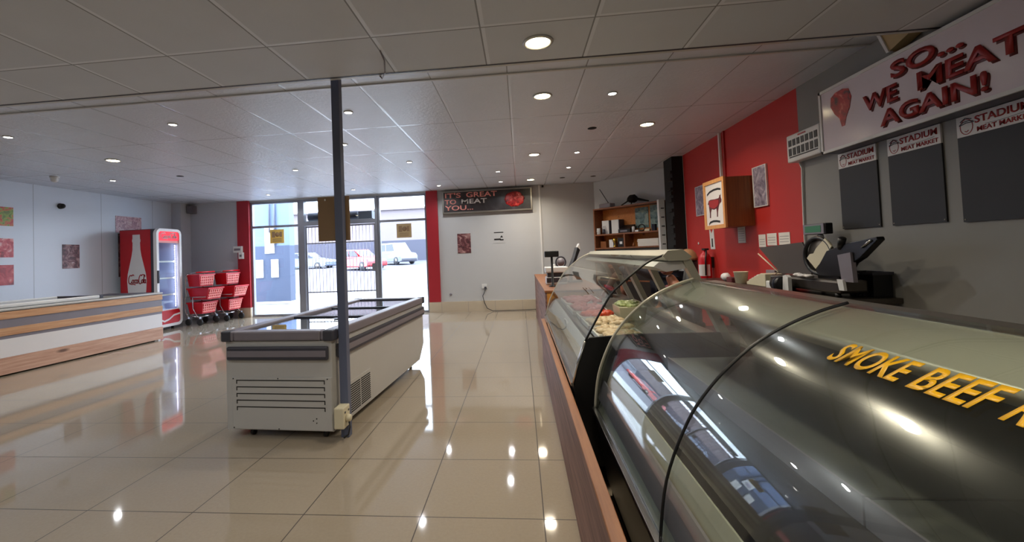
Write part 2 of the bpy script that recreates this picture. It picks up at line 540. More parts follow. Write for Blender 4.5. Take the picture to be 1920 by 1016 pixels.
# ================================================================== THE ROOM
LX, RX, FY, BY = -8.1, 2.7, 9.8, -4.0
HN, HF = 2.545, 2.745
STEP = 2.947
struct(MB().box(LX - 0.2, 4.2, BY - 0.2, FY + 0.16, -0.1, 0).build('floor', 'floor'))
struct(MB().box(LX - 0.2, 4.2, BY - 0.2, STEP, HN, HN + 0.3).build('ceiling', 'ceil_near'))
struct(MB().box(LX - 0.2, 4.2, STEP, FY + 0.16, HF, HF + 0.1).build('ceiling', 'ceil_far'))
tr = MB()
tr.box(LX, RX, STEP - 0.022, STEP + 0.003, HN - 0.004, HN + 0.03)
tr.box(LX, RX, 3.553, 3.575, HF - 0.012, HF + 0.01)
struct(tr.build('trim_1', 'white_metal'))
struct(MB().box(LX, RX, STEP - 0.036, STEP - 0.0225, HN - 0.003, HN + 0.01).build('step_shadow_strip', 'dark_plastic'))  # dark strip standing in for the shadow line along the ceiling step
struct(MB().box(LX - 0.2, LX, BY, FY + 0.16, 0, HF).build('wall_left', 'wall_left'))
struct(MB().box(LX - 0.2, 4.2, BY - 0.2, BY, 0, HF).build('wall_back', 'wall_grey'))
struct(MB().box(RX, RX + 0.2, BY, 7.42, 0, HF).build('wall_right', 'wall_right'))
struct(MB().box(LX, -6.64, FY, FY + 0.16, 0, HF).build('wall_front', 'wall_greyL'))
struct(MB().box(-1.82, 1.72, FY, FY + 0.16, 0, HF).build('wall_front', 'wall_grey'))
struct(MB().box(-6.64, -1.82, FY, FY + 0.16, 2.712, HF + 0.1).build('wall_front', 'wall_grey'))
A = Vector((1.66, 9.8, 0)); D = Vector((0.65, -0.76, 0)).normalized(); N = Vector((-0.76, -0.65, 0)).normalized()
ang = MB(); ang.obox(A, D * 2.6, (0, 0, HF), -N * 0.15)
struct(ang.build('wall_corner', 'wall_pale'))
struct(MB().box(2.9, 3.1, 6.6, 8.6, 0, HF).build('wall_recess', 'matt_black'))
# return at the left corner of the front wall
struct(MB().box(-8.1, -7.86, 9.5, FY, 0, HF).build('wall_nook', 'wall_greyL'))
# columns, skirting
for (a, b) in ((-6.64, -6.345), (-2.08, -1.82)):
    struct(MB().box(a, b, FY - 0.05, FY + 0.16, 0.23, HF).build('column', 'red_paint'))
sk = MB()
sk.box(-6.66, -6.335, FY - 0.065, FY - 0.001, 0, 0.228); sk.box(-2.085, 0.9, FY - 0.062, FY - 0.001, 0, 0.228)
struct(sk.build('baseboard_front', 'skirt'))
jn = MB()
for x in (-1.8, -1.2, -0.6, 0.0): jn.box(x - 0.002, x + 0.002, FY - 0.0635, FY - 0.061, 0, 0.226)
struct(jn.build('trim_2', 'mid_plastic'))
struct(MB().box(0.455, 0.49, FY - 0.03, FY - 0.001, 0.23, HF).build('trim_3', 'white_plastic'))
# black pillar and white door post at the end of the red wall
bp = MB().box(2.53, 2.75, 7.45, 7.85, 0, HF)
for k in range(14):
    z = 0.9 + k * 0.12 + random.uniform(-0.03, 0.03)
    bp.box(2.505 + random.uniform(-0.01, 0.012), 2.54, 7.46, 7.6, z, z + random.uniform(0.03, 0.09))
struct(bp.build('column', 'matt_black'))
struct(MB().box(2.705, 2.735, 7.38, 7.45, 0, HF).build('trim_4', 'white_plastic'))
dp = MB().box(2.50, 2.60, 8.12, 8.22, 0, 2.12)
struct(dp.build('trim_5', 'white_plastic'))
mk = MB()
for k in range(6):
    z = 1.15 + k * 0.16
    mk.box(2.53, 2.585, 8.115, 8.121, z, z + 0.018, 0.0)
struct(mk.build('trim_6', 'black_print'))
# slim steel pillar carrying the ceiling step
struct(MB().box(-1.335, -1.275, 3.07, 3.13, 0, HF).build('pillar', 'pillar', bevel=0.004))

# ---------------------------------------------------------------- storefront
def frame_rect(mb, x0, x1, z0, z1, wd, y0, y1):
    mb.box(x0, x0 + wd, y0, y1, z0, z1); mb.box(x1 - wd, x1, y0, y1, z0, z1)
    mb.box(x0 + wd, x1 - wd, y0, y1, z1 - wd, z1); mb.box(x0 + wd, x1 - wd, y0, y1, z0, z0 + wd)
def shop_window(x0, x1, name):
    f = MB(); frame_rect(f, x0, x1, 0.0, 2.71, 0.05, FY + 0.02, FY + 0.1)
    f.box(x0 + 0.05, x1 - 0.05, FY + 0.02, FY + 0.1, 2.09, 2.14)
    o = struct(f.build(name, 'alu'))
    g = MB().box(x0 + 0.045, x1 - 0.045, FY + 0.055, FY + 0.063, 0.045, 2.665).build('window_pane', 'glass', o)
    return o
shop_window(-6.345, -5.12, 'window_1')
shop_window(-3.24, -2.08, 'window_2')
f = MB()
f.box(-5.12, -5.01, FY, FY + 0.12, 0, 2.71); f.box(-3.30, -3.24, FY, FY + 0.12, 0, 2.71)
f.box(-5.01, -3.30, FY, FY + 0.12, 2.09, 2.18); f.box(-5.01, -3.30, FY, FY + 0.12, 2.66, 2.71)
dr = struct(f.build('door_1', 'alu'))
MB().box(-5.01, -3.30, FY + 0.055, FY + 0.063, 2.18, 2.66).build('fanlight_pane', 'glass', dr)
# barred security gate
gate = thing('security_gate', 'barred metal security gate closed across the shop doorway', 'gate', (-4.15, FY + 0.06, 0))
g = MB(); frame_rect(g, -5.0, -3.31, 0.03, 2.08, 0.035, FY + 0.04, FY + 0.075)
g.box(-4.17, -4.13, FY + 0.04, FY + 0.075, 0.03, 2.08)
g.build('gate_frame', 'alu', gate)
for k in range(20):
    x = -4.93 + k * 0.082
    if abs(x + 4.15) < 0.03: x += 0.03
    MB().cyl((x, FY + 0.057, 0.06), 0.006, 2.0, 'Z', 6).build('bar', 'alu', gate)
for z in (0.52, 1.66): MB().box(-4.97, -3.33, FY + 0.05, FY + 0.064, z, z + 0.025).build('rail', 'alu', gate)
for x in (-4.22, -3.36): MB().box(x - 0.035, x + 0.055, FY - 0.0, FY + 0.05, 0.98, 1.16).build('lock_box', 'alu', gate)
# roller shutter housing above the door, outside
rs = thing('roller_shutter', 'dark rolled-up shutter housing above the gate', 'shutter', (-4.2, FY + 0.3, 2.2))
MB().lathe([(0.1, 0), (0.1, 1.2)], (-5.0, FY + 0.26, 2.31), 'X', 16).build('roll', 'navy_cloth', rs)
MB().box(-3.75, -3.42, FY + 0.16, FY + 0.36, 2.2, 2.39).build('motor_box', 'alu_dark', rs)
MB().box(-5.02, -3.38, FY + 0.14, FY + 0.18, 2.18, 2.21).build('bottom_rail', 'alu', rs)

def flat_card(name, label, cat, o, u, v, n, mat, group=None):
    ob = MB().obox(o, u, v, n).build(name, mat)
    return tag(ob, label, cat, group)
def sign_card(name, label, x0, x1, z0, z1, mat, txt):
    t = thing(name, label, 'sign', (x0, FY + 0.05, z0))
    MB().box(x0, x1, FY + 0.050, FY + 0.0545, z0, z1).build('card', mat, t)
    s = MB()
    for k in range(3):
        zz = z0 + (z1 - z0) * (0.30 - 0.09 * k)
        s.box(x0 + 0.06, x1 - 0.06, FY + 0.0485, FY + 0.0502, zz, zz + 0.012)
    s.box(x0 + 0.05, x0 + 0.13, FY + 0.0485, FY + 0.0502, z1 - 0.19, z1 - 0.05)
    s.lathe([(0.055, 0), (0.055, 0.0015)], ((x0 + x1) / 2 + 0.01, FY + 0.0485, z1 - 0.12), 'Y', 16)
    s.box(x1 - 0.11, x1 - 0.05, FY + 0.0485, FY + 0.0502, z1 - 0.18, z1 - 0.06)
    s.build('print', txt, t)
sign_card('window_sign', 'yellow square card stuck on the window left of the gate', -5.885, -5.535, 1.715, 2.045, 'yellow_card', 'card')
sign_card('window_sign', 'tan square card stuck on the window right of the gate', -2.81, -2.46, 1.715, 2.04, 'tan_card', 'card')

# ================================================================== OUTSIDE
def gz(y): return -0.02 - 0.012 * (y - 10) if y < 17 else -0.10 + 0.0385 * (y - 17) if y < 33 else 0.52 + 0.03 * (y - 33)
def ground(name, ys, x0, x1, mat):
    g_ = MB(); k = len(ys)
    vs = [(x, y, gz(y)) for y in ys for x in (x0, x1)] + [(x, y, -0.6) for y in ys for x in (x0, x1)]
    fs = [(2 * i, 2 * i + 1, 2 * i + 3, 2 * i + 2) for i in range(k - 1)] + [(2 * k + 2 * i, 2 * k + 2 * i + 2, 2 * k + 2 * i + 3, 2 * k + 2 * i + 1) for i in range(k - 1)]
    fs += [(2 * i, 2 * i + 2, 2 * k + 2 * i + 2, 2 * k + 2 * i) for i in range(k - 1)] + [(2 * i + 1, 2 * k + 2 * i + 1, 2 * k + 2 * i + 3, 2 * i + 3) for i in range(k - 1)]
    fs += [(0, 2 * k, 2 * k + 1, 1), (2 * k - 2, 2 * k - 1, 4 * k - 1, 4 * k - 2)]
    g_.add(vs, fs)
    return struct(g_.build(name, mat))
ground('pavement', [FY + 0.16, 17.5], -40, 15, 'pavement')
ground('road', [17.5, 33, 46], -70, 40, 'road')
bd = thing('building', 'long pale brick building with grey lower wall across the street', 'building', (-12, 45, 0.85))
MB().box(-70, 30, 45, 49, 3.02, 6.25).build('upper_wall', 'bldg_up', bd)
MB().box(-70, 30, 44.9, 49, 0.3, 3.02).build('lower_wall', 'bldg_low', bd)
MB().box(-70, 30, 44.7, 49, 6.25, 6.42).build('parapet', 'bldg_up', bd)
# neighbouring wall seen through the left window
nb = thing('neighbour_wall', 'pale blue outside wall with grey lower half seen through left window', 'wall', (-8.6, 13, 0.1))
MB().box(-12, -7.13, 13.0, 13.3, 1.78, 3.9).build('upper_wall', 'ext_blue', nb)
MB().box(-12, -7.13, 12.99, 13.3, 0.05, 1.78).build('lower_wall', 'ext_grey', nb)
MB().cyl((-7.75, 12.95, 2.2), 0.025, 1.7, 'Z', 8).build('drain_pipe', 'alu_dark', nb)
MB().cyl((-7.58, 12.95, 1.8), 0.03, 2.1, 'Z', 8).build('drain_pipe', 'alu_dark', nb)
def notice(label, x0, x1, z0, z1, fr=False):
    t = thing('notice', label, 'notice', (x0, 12.99, z0))
    if fr: MB().box(x0, x1, 12.955, 12.988, z0, z1).build('board', 'white_plastic', t)
    m = 0.05 if fr else 0.0
    MB().box(x0 + m, x1 - m, 12.945, 12.956 if fr else 12.989, z0 + m, z1 - m).build('sheet', 'paper', t)
    if fr: MB().box(x0 + 0.07, x1 - 0.07, 12.94, 12.946, z0 + 0.1, z0 + 0.32).build('picture', 'food_f', t)
    else:
        s = MB()
        for k in range(7): s.box(x0 + 0.04, x1 - 0.05, 12.942, 12.9455, z1 - 0.1 - k * 0.06, z1 - 0.085 - k * 0.06)
        s.build('print', 'mid_plastic', t)
notice('tall framed white notice high on the outside blue wall', -7.92, -7.62, 1.55, 2.38, True)
notice('plain white notice sheet low on the outside wall, near the red column', -8.22, -8.0, 0.8, 1.36)
notice('plain white notice sheet low on the outside wall, nearer the gate', -7.72, -7.5, 0.8, 1.36)

def car(name, label, loc, rz, L, W_, H_, paint, prof_body, prof_cab, wheel_r=0.31):
    t = thing(name, label, 'car', loc, rz)
    b = MB()
    hw = W_ / 2
    def loft(mb, prof, w0, w1, zsplit):
        vs = []; k = len(prof)
        for s in (-1, 1):
            for x, z in prof:
                ww = w0 if z <= zsplit else w1
                vs.append((x, s * ww, z))
        mb.add(vs, [tuple(range(k))[::-1], tuple(range(k, 2 * k))] + [(i, (i + 1) % k, (i + 1) % k + k, i + k) for i in range(k)])
    loft(b, prof_body, hw, hw * 0.93, 0.75)
    b.build('body', paint, t, bevel=0.05, seg=3, local=True)
    c = MB(); zs = min(z for x, z in prof_cab) + 0.02
    loft(c, prof_cab, hw * 0.93, hw * 0.74, zs); c.build('cabin', paint, t, bevel=0.04, seg=3, local=True)
    # side windows and windscreens
    xs = [x for x, z in prof_cab]; z0 = min(z for x, z in prof_cab); z1 = max(z for x, z in prof_cab)
    def at(fr): # edges of the cabin at height fraction
        z = z0 + (z1 - z0) * fr
        hits = []
        k = len(prof_cab)
        for i in range(k):
            (xa, za), (xb, zb) = prof_cab[i], prof_cab[(i + 1) % k]
            if (za - z) * (zb - z) <= 0 and abs(zb - za) > 1e-6: hits.append(xa + (xb - xa) * (z - za) / (zb - za))
        return min(hits), max(hits), z
    a0, a1, za = at(0.18); b0, b1, zb = at(0.86)
    for s in (-1, 1):
        wa = hw * (0.93 - 0.19 * 0.18) + 0.006; wb = hw * (0.93 - 0.19 * 0.86) + 0.006
        n = 2
        for i in range(n):
            f0, f1 = i / n + 0.02, (i + 1) / n - 0.02
            m = MB().prism([(a0 + 0.12 + (a1 - a0 - 0.24) * f0, s * wa, za), (a0 + 0.12 + (a1 - a0 - 0.24) * f1, s * wa, za), (b0 + 0.1 + (b1 - b0 - 0.2) * f1, s * wb, zb), (b0 + 0.1 + (b1 - b0 - 0.2) * f0, s * wb, zb)], (0, -s * 0.03, 0))
            m.build('side_window', 'car_glass', t, local=True)
    for e in (0, 1):
        xa, xb = (a0, b0) if e == 0 else (a1, b1)
        dx = -0.015 if e == 0 else 0.015
        MB().prism([(xa + dx, -hw * 0.78, za), (xa + dx, hw * 0.78, za), (xb + dx, hw * 0.64, zb), (xb + dx, -hw * 0.64, zb)], (-dx * 2.5, 0, 0)).build('windscreen', 'car_glass', t, local=True)
    for x in (-L * 0.31, L * 0.31):
        for s in (-1, 1):
            wh = MB().lathe([(wheel_r * 0.62, -0.1), (wheel_r, -0.09), (wheel_r, 0.09), (wheel_r * 0.62, 0.1)], (x, s * (hw - 0.09), wheel_r), 'Y', 20).build('wheel', 'rubber', t, local=True)
            MB().lathe([(wheel_r * 0.58, -0.02), (wheel_r * 0.5, 0.02)], (x, s * (hw + 0.005), wheel_r), 'Y', 14).build('hub', 'steel', wh, local=True)
    for e in (-1, 1):
        MB().box(e * L / 2 - 0.09, e * L / 2 + 0.03, -hw * 0.9, hw * 0.9, 0.32, 0.5).build('bumper', paint if 'van' not in name else 'dark_plastic', t, bevel=0.03, local=True)
        for s in (-1, 1):
            MB().box(e * (L / 2 - 0.06), e * (L / 2 - 0.06) + e * 0.05, s * hw * 0.62 - 0.14, s * hw * 0.62 + 0.14, 0.62, 0.75).build('lamp', 'white_plastic' if e > 0 else 'coke_red', t, local=True)
    return t
def hatch(L, H): 
    h = L / 2
    return ([(-h, 0.3), (-h + 0.05, 0.75), (-h + 0.1, 0.92), (h * 0.42, 0.95), (h - 0.12, 0.78), (h, 0.6), (h, 0.3), (h - 0.2, 0.22), (-h + 0.2, 0.22)],
            [(-h + 0.12, 0.9), (-h + 0.42, H - 0.06), (-h + 0.9, H), (h * 0.02, H - 0.02), (h * 0.5, 0.93)])
pb, pc = hatch(3.9, 1.5)
car('car', 'red hatchback parked across the street behind the gate', (-11.6, 31.2, gz(31.2)), -0.62, 3.9, 1.68, 1.5, 'car_red', pb, pc)
pb, pc = hatch(4.2, 1.45)
car('car', 'pale silver-blue car parked across the street left of the pillar', (-17.9, 36, gz(36) - 0.1), -0.2, 4.2, 1.7, 1.45, 'car_silver', pb, pc)
car('minivan', 'white boxy van parked across the street beyond the red car', (-10.75, 37.3, gz(37.3)), -0.72, 4.0, 1.7, 1.85, 'car_white',
    [(-2.0, 0.3), (-2.0, 1.0), (1.1, 1.05), (1.85, 0.92), (2.0, 0.7), (2.0, 0.3), (1.8, 0.22), (-1.8, 0.22)],
    [(-1.98, 1.0), (-1.9, 1.8), (-1.7, 1.86), (0.55, 1.86), (1.15, 1.02)], 0.33)

# ================================================================== CEILING LAMPS
colname = {-6.7: 'beside the left wall', -5.45: 'over the left counter side', -3.5: 'over the open floor', -1.65: 'over the chest freezer', -2.24: 'close to the steel pillar',
           -0.34: 'left of the aisle lamps', 0.27: 'over the boarded counter edge', 0.92: 'over the glass cases', 1.57: 'behind the glass cases'}
rowname = {4.2: 'just beyond the ceiling step', 5.4: 'second row past the step', 6.65: 'third row past the step', 7.85: 'fourth row past the step', 8.98: 'last row before the front wall'}
def lamp(kind, z, r, lens, watts, col):
    t = thing('downlight', 'x', 'light', (0, 0, z))
    MB().lathe([(r * 1.22, 0), (r * 1.25, -0.006), (r * 1.02, -0.012), (r, -0.004)], (0, 0, 0), 'Z', 24).build('trim_ring', 'white_metal', t, local=True)
    MB().lathe([(r * 0.98, -0.003), (r * 0.9, -0.008), (0.001, -0.010)], (0, 0, 0), 'Z', 24).build('lens', lens, t, local=True)
    l = bpy.data.lights.new('downlight_glow', 'AREA')
    l.shape = 'DISK'; l.size = r * 2; l.energy = watts; l.color = col; l.spread = math.radians(150)
    lo = bpy.data.objects.new('lamp_light', l); C.objects.link(lo); lo.parent = t; lo.location = (0, 0, -0.014)
    return t
WARM, COOL = (1.0, 0.88, 0.70), (0.95, 0.97, 1.0)
big0 = lamp('big', HN, 0.075, 'warm_lens', BIG_W, WARM)
big0.location = (0.16, 2.65, HN)
big0['label'] = 'large round warm downlight in the lower ceiling, nearest the camera'; big0['group'] = 'large warm downlights'
for x, y in ((0.27, 4.15), (1.57, 5.38), (0.27, 6.65), (0.27, 8.95), (-5.44, 5.4)):
    cx_ = min(colname, key=lambda a: abs(a - x)); ry = min(rowname, key=lambda a: abs(a - y))
    dup(big0, (x, y, HF), 'large warm downlight ' + colname[cx_] + ', ' + rowname[ry], 'large warm downlights')
small0 = lamp('small', HF, 0.038, 'white_lens', SMALL_W, COOL)
first = True
for x, y in ((-5.45, 4.18), (-3.52, 4.17), (-1.65, 4.2), (-2.185, 5.38), (-6.7, 6.64), (-3.54, 6.7), (-1.65, 6.63), (-0.34, 7.85), (-0.34, 8.98), (0.91, 6.67), (0.91, 7.84), (0.93, 4.22), (-5.39, 9.0), (-3.46, 8.95), (-1.64, 9.05)):
    cx_ = min(colname, key=lambda a: abs(a - x)); ry = min(rowname, key=lambda a: abs(a - y))
    lb = 'small white downlight ' + colname[cx_] + ', ' + rowname[ry]
    if first: small0.location = (x, y, HF); small0['label'] = lb; small0['group'] = 'small white downlights'; first = False
    else: dup(small0, (x, y, HF), lb, 'small white downlights')
# unseen lamps added in the lower ceiling to brighten the near room
for x, y in ((0.2, 0.3), (0.2, -1.9)):
    dup(big0, (x, y, HN), 'added unseen large warm downlight in the lower ceiling behind the viewpoint', 'added large warm downlights behind the viewpoint')
for x, y in ((-5.4, 1.2), (-3.5, 1.2), (-1.7, 1.2), (-5.4, -0.8), (-3.5, -0.8), (-1.7, -0.8), (1.5, -0.8), (-3.5, -2.8), (1.5, -2.8)):
    dup(small0, (x, y, HN), 'added unseen small white downlight in the lower ceiling behind the viewpoint', 'added small white downlights behind the viewpoint')
# empty lamp holes and small ceiling fittings
hole = [((0.93, 5.4), HF, 'dark empty lamp hole in the ceiling over the glass cases, second row'), ((-5.49, 6.64), HF, 'dark empty lamp hole in the ceiling toward the left wall'),
        ((0.91, 8.95), HF, 'dark empty lamp hole in the ceiling near the front wall'), ((1.52, 8.97), HF, 'dark empty lamp hole above the wooden shelf unit')]
for (x, y), z, lb in hole:
    tag(MB().lathe([(0.05, 0.0), (0.055, -0.004), (0.03, -0.005)], (x, y, z), 'Z', 16).build('lamp_hole', 'matt_black'), lb, 'ceiling fitting')
t = thing('ceiling_sensor', 'small white motion sensor on the ceiling near the left wall', 'sensor', (-7.17, 6.12, HF))
MB().lathe([(0.05, 0), (0.055, -0.03), (0.045, -0.07), (0.02, -0.09)], (-7.17, 6.12, HF)).build('dome', 'white_plastic', t)
MB().lathe([(0.06, 0), (0.06, -0.015)], (-7.17, 6.12, HF)).build('base', 'white_plastic', t)
tag(MB().box(0.53, 0.57, FY - 0.06, FY - 0.005, 2.69, 2.73).build('security_camera', 'black'), 'tiny dark camera under the ceiling right of the dark sign', 'camera')
tag(MB().box(-7.84, -7.68, FY - 0.15, FY - 0.005, 2.51, 2.69).build('wall_speaker', 'mid_plastic', bevel=0.01), 'small grey wall speaker high in the left corner', 'speaker')

tag(MB().tube([(-0.80, 2.58, HN - 0.004), (-0.80, 2.66, HN - 0.03), (-0.84, 2.80, HN - 0.045), (-0.90, 2.93, HN - 0.03), (-0.92, 2.945, HN - 0.004)], 0.005, 6).build('loose_wire', 'mid_plastic'), 'thin loose wire dangling from the lower ceiling right of the steel pillar', 'wire')

# ================================================================== FRONT WALL THINGS
sg = thing('wall_sign', 'long dark sign with pink words and red meat on the front wall', 'sign', (-0.7, FY - 0.05, 2.2))
MB().box(-1.70, 0.31, FY - 0.10, FY - 0.001, 2.20, 2.70).build('frame', 'steel', sg, bevel=0.008)
MB().box(-1.665, 0.275, FY - 0.104, FY - 0.099, 2.232, 2.675).build('face', 'sign_black', sg)
yy = FY - 0.104
def lt(txt, x0, x1, z0, z1, mat='pink_print'):
    letters('lettering', txt, (x0, yy, z0), (x1 - x0, 0, 0), (0, 0, z1 - z0), (0, -0.004, 0), mat, sg, bold=0.02)
lt("IT'S", -1.63, -1.27, 2.545, 2.66); lt('GREAT', -1.15, -0.46, 2.545, 2.66)
lt('TO', -1.64, -1.38, 2.405, 2.51); lt('MEAT', -1.26, -0.69, 2.405, 2.51, 'white_print')
lt('YOU...', -1.64, -1.0, 2.265, 2.375)
st = MB().blob((-0.08, yy, 2.455), 0.22, 0.012, 0.165, 18, 10, 0.06).build('meat_picture', 'steak', sg)

flat_card('wall_poster', 'small dark meat poster under the dark sign on the front wall', 'poster', (-1.40, FY - 0.008, 1.305), (0.30, 0, 0), (0, 0, 0.44), (0, 0.007, 0), 'food_e')
t = thing('wall_notice', 'white paper notice with black print beside the small meat poster', 'notice', (-0.58, FY - 0.006, 1.5))
MB().box(-0.59, -0.33, FY - 0.006, FY - 0.001, 1.50, 1.77).build('sheet', 'wall_grey', t)
m = MB(); m.box(-0.57, -0.36, FY - 0.008, FY - 0.006, 1.725, 1.745); m.box(-0.57, -0.42, FY - 0.008, FY - 0.006, 1.565, 1.60); m.box(-0.44, -0.36, FY - 0.008, FY - 0.006, 1.555, 1.585)
m.prism([(-0.44, FY - 0.006, 1.62), (-0.37, FY - 0.006, 1.62), (-0.40, FY - 0.006, 1.67)], (0, -0.002, 0)); m.build('print', 'black_print', t)
t = thing('power_socket', 'white double power socket low on the front wall with cable', 'socket', (-0.82, FY - 0.02, 0.55))
MB().box(-0.89, -0.77, FY - 0.022, FY - 0.001, 0.50, 0.60).build('plate', 'white_plastic', t, bevel=0.004)
MB().box(-0.83, -0.78, FY - 0.06, FY - 0.02, 0.49, 0.54).build('plug', 'dark_plastic', t)
cab = [(-0.81, FY - 0.05, 0.49), (-0.83, FY - 0.07, 0.42), (-0.87, FY - 0.08, 0.34), (-0.84, FY - 0.085, 0.2), (-0.78, FY - 0.1, 0.07), (-0.66, FY - 0.13, 0.014), (-0.45, FY - 0.13, 0.012), (-0.2, FY - 0.12, 0.012), (0.1, FY - 0.11, 0.012), (0.36, FY - 0.09, 0.02)]
tag(MB().tube(cab, 0.008, 6).build('power_cable', 'rubber'), 'dark cable trailing from the wall socket along the skirting tiles', 'cable')
tag(MB().lathe([(0.03, 0), (0.025, -0.02)], (-1.6, FY, 0.39), 'Y', 12).build('wall_plug', 'mid_plastic'), 'small round grey cap low on the front wall', 'wall fitting')
for (x0, x1, z0, z1, lb) in ((-6.71, -6.50, 1.53, 1.68, 'white control box overlapping the left red column, upper one'), (-6.58, -6.47, 1.38, 1.53, 'small white switch box on the left red column, lower one')):
    t = thing('switch_box', lb, 'switch', ((x0 + x1) / 2, FY - 0.06, z0))
    MB().box(x0, x1, FY - 0.115, FY - 0.052, z0, z1).build('case', 'white_plastic', t, bevel=0.006)
    MB().box(x0 + 0.03, x1 - 0.03, FY - 0.119, FY - 0.114, z0 + 0.05, z1 - 0.05).build('button', 'mid_plastic', t)

# ================================================================== LEFT WALL THINGS
def lposter(label, y0, y1, z0, z1, mat):
    return flat_card('wall_poster', label, 'poster', (LX + 0.001, y0, z0), (0, y1 - y0, 0), (0, 0, z1 - z0), (0.008, 0, 0), mat)
t = thing('meat_banner', 'tall food banner of three stacked meat pictures on the left wall', 'poster', (LX, 5.8, 1.07))
MB().box(LX + 0.001, LX + 0.006, 5.38, 6.28, 1.07, 2.32).build('backing', 'wall_left', t)
MB().box(LX + 0.006, LX + 0.010, 5.38, 6.27, 2.02, 2.32).build('picture', 'food_a', t)
MB().box(LX + 0.006, LX + 0.010, 5.38, 6.27, 1.52, 1.82).build('picture', 'food_b', t)
MB().box(LX + 0.006, LX + 0.010, 5.38, 6.27, 1.08, 1.40).build('picture', 'food_c', t)
lposter('small pink meat poster alone on the left wall', 7.03, 7.33, 1.31, 1.74, 'food_e')
lposter('pale pink poster on the left wall showing above the drinks fridge', 8.07, 8.67, 2.0, 2.34, 'food_d')
lposter('dark meat poster on the left wall, mostly hidden by the drinks fridge', 8.12, 8.6, 1.1, 1.98, 'food_e')
t = thing('wall_camera', 'small black round camera high on the left wall', 'camera', (LX, 7.0, 2.42))
MB().lathe([(0.05, 0.001), (0.05, 0.02)], (LX, 7.0, 2.42), 'X', 16).build('base', 'black', t)
MB().blob((LX + 0.05, 7.0, 2.42), 0.045, 0.045, 0.045).build('lens_ball', 'black', t)

# ================================================================== DRINKS FRIDGE
fr = thing('drinks_fridge', 'tall red glass-door drinks fridge with white bottle on its side', 'fridge', (-7.55, 8.3, 0))
FX0, FX1, FYa, FYb = -7.94, -7.20, 7.98, 8.62
b = MB()
b.box(FX0, FX1, FYa + 0.02, FYa + 0.05, 0.05, 2.03); b.box(FX0, FX1, FYb - 0.04, FYb, 0.05, 2.03)
b.box(FX0, FX0 + 0.04, FYa + 0.05, FYb - 0.04, 0.05, 2.03); b.box(FX0 + 0.04, FX1, FYa + 0.05, FYb - 0.04, 1.99, 2.03); b.box(FX0 + 0.04, FX1, FYa + 0.05, FYb - 0.04, 0.05, 0.38)
b.build('cabinet', 'dark_plastic', fr)
li = MB(); li.box(FX0 + 0.041, FX0 + 0.05, FYa + 0.05, FYb - 0.04, 0.38, 1.99)
li.box(FX0 + 0.05, FX1 - 0.01, FYa + 0.051, FYa + 0.056, 0.38, 1.99); li.box(FX0 + 0.05, FX1 - 0.01, FYb - 0.046, FYb - 0.041, 0.38, 1.99); li.box(FX0 + 0.05, FX1 - 0.01, FYa + 0.05, FYb - 0.04, 0.381, 0.39)
li.build('liner', 'cool_liner', fr)
for x in (FX0 + 0.1, FX1 - 0.1):
    for y in (FYa + 0.08, FYb - 0.08): MB().cyl((x, y, 0), 0.025, 0.05, 'Z', 10).build('foot', 'black', fr)
sd = MB().box(FX0 + 0.01, FX1 - 0.075, FYa + 0.014, FYa + 0.02, 0.06, 2.02).build('side_panel', 'coke_red', fr)
# bottle silhouette
bx = -7.575; hw = [(0.0, 0.20), (0.25, 0.215), (0.45, 0.185), (0.62, 0.175), (0.8, 0.198), (0.98, 0.21), (1.12, 0.195), (1.3, 0.15), (1.48, 0.105), (1.6, 0.085), (1.74, 0.08), (1.76, 0.09), (1.80, 0.09), (1.815, 0.082), (1.9, 0.08)]
pl = [(bx - h, FYa + 0.014, 0.03 + z) for z, h in hw] + [(bx + h, FYa + 0.014, 0.03 + z) for z, h in reversed(hw)]
pl = [(x, y, max(z, 0.07)) for x, y, z in pl]
MB().prism(pl, (0, -0.003, 0)).build('bottle_print', 'white_print', sd)
def coke(mb, o, u, v, n, wd):
    L_ = []
    L_ += [arc(0.12, 0.5, 0.10, 0.42, 60, 330, 14), [(0.17, 0.86), (0.24, 0.98), (0.3, 0.9)]]             # C
    L_ += [arc(0.27, 0.3, 0.05, 0.17, 0, 360, 10)]                                                       # o
    L_ += [arc(0.39, 0.3, 0.05, 0.17, 40, 320, 8)]                                                       # c
    L_ += [arc(0.485, 0.3, 0.045, 0.17, 0, 360, 10), [(0.535, 0.46), (0.535, 0.16), (0.57, 0.13)]]        # a
    L_ += [[(0.55, 0.3), (0.6, 0.3)]]
    L_ += [arc(0.68, 0.5, 0.09, 0.44, 50, 320, 14), [(0.70, 0.9), (0.8, 0.98), (0.93, 0.8)]]              # C
    L_ += [arc(0.785, 0.3, 0.045, 0.17, 0, 360, 10)]                                                     # o
    L_ += [[(0.83, 0.3), (0.875, 0.75), (0.885, 0.95), (0.862, 0.9), (0.86, 0.2), (0.885, 0.13)]]         # l
    L_ += [arc(0.93, 0.3, 0.04, 0.17, 0, 360, 10), [(0.972, 0.46), (0.972, 0.16), (1.0, 0.13)]]           # a
    L_ += [[(0.13, 0.1), (0.2, 0.02), (0.32, 0.04), (0.42, -0.02)]]
    return strokes(mb, L_, o, u, v, n, wd)
coke(MB(), (bx - 0.195, FYa + 0.0105, 0.94), (0.39, 0, 0), (0.02, 0, 0.20), (0, -0.002, 0), 0.017).build('logo', 'coke_red', sd)
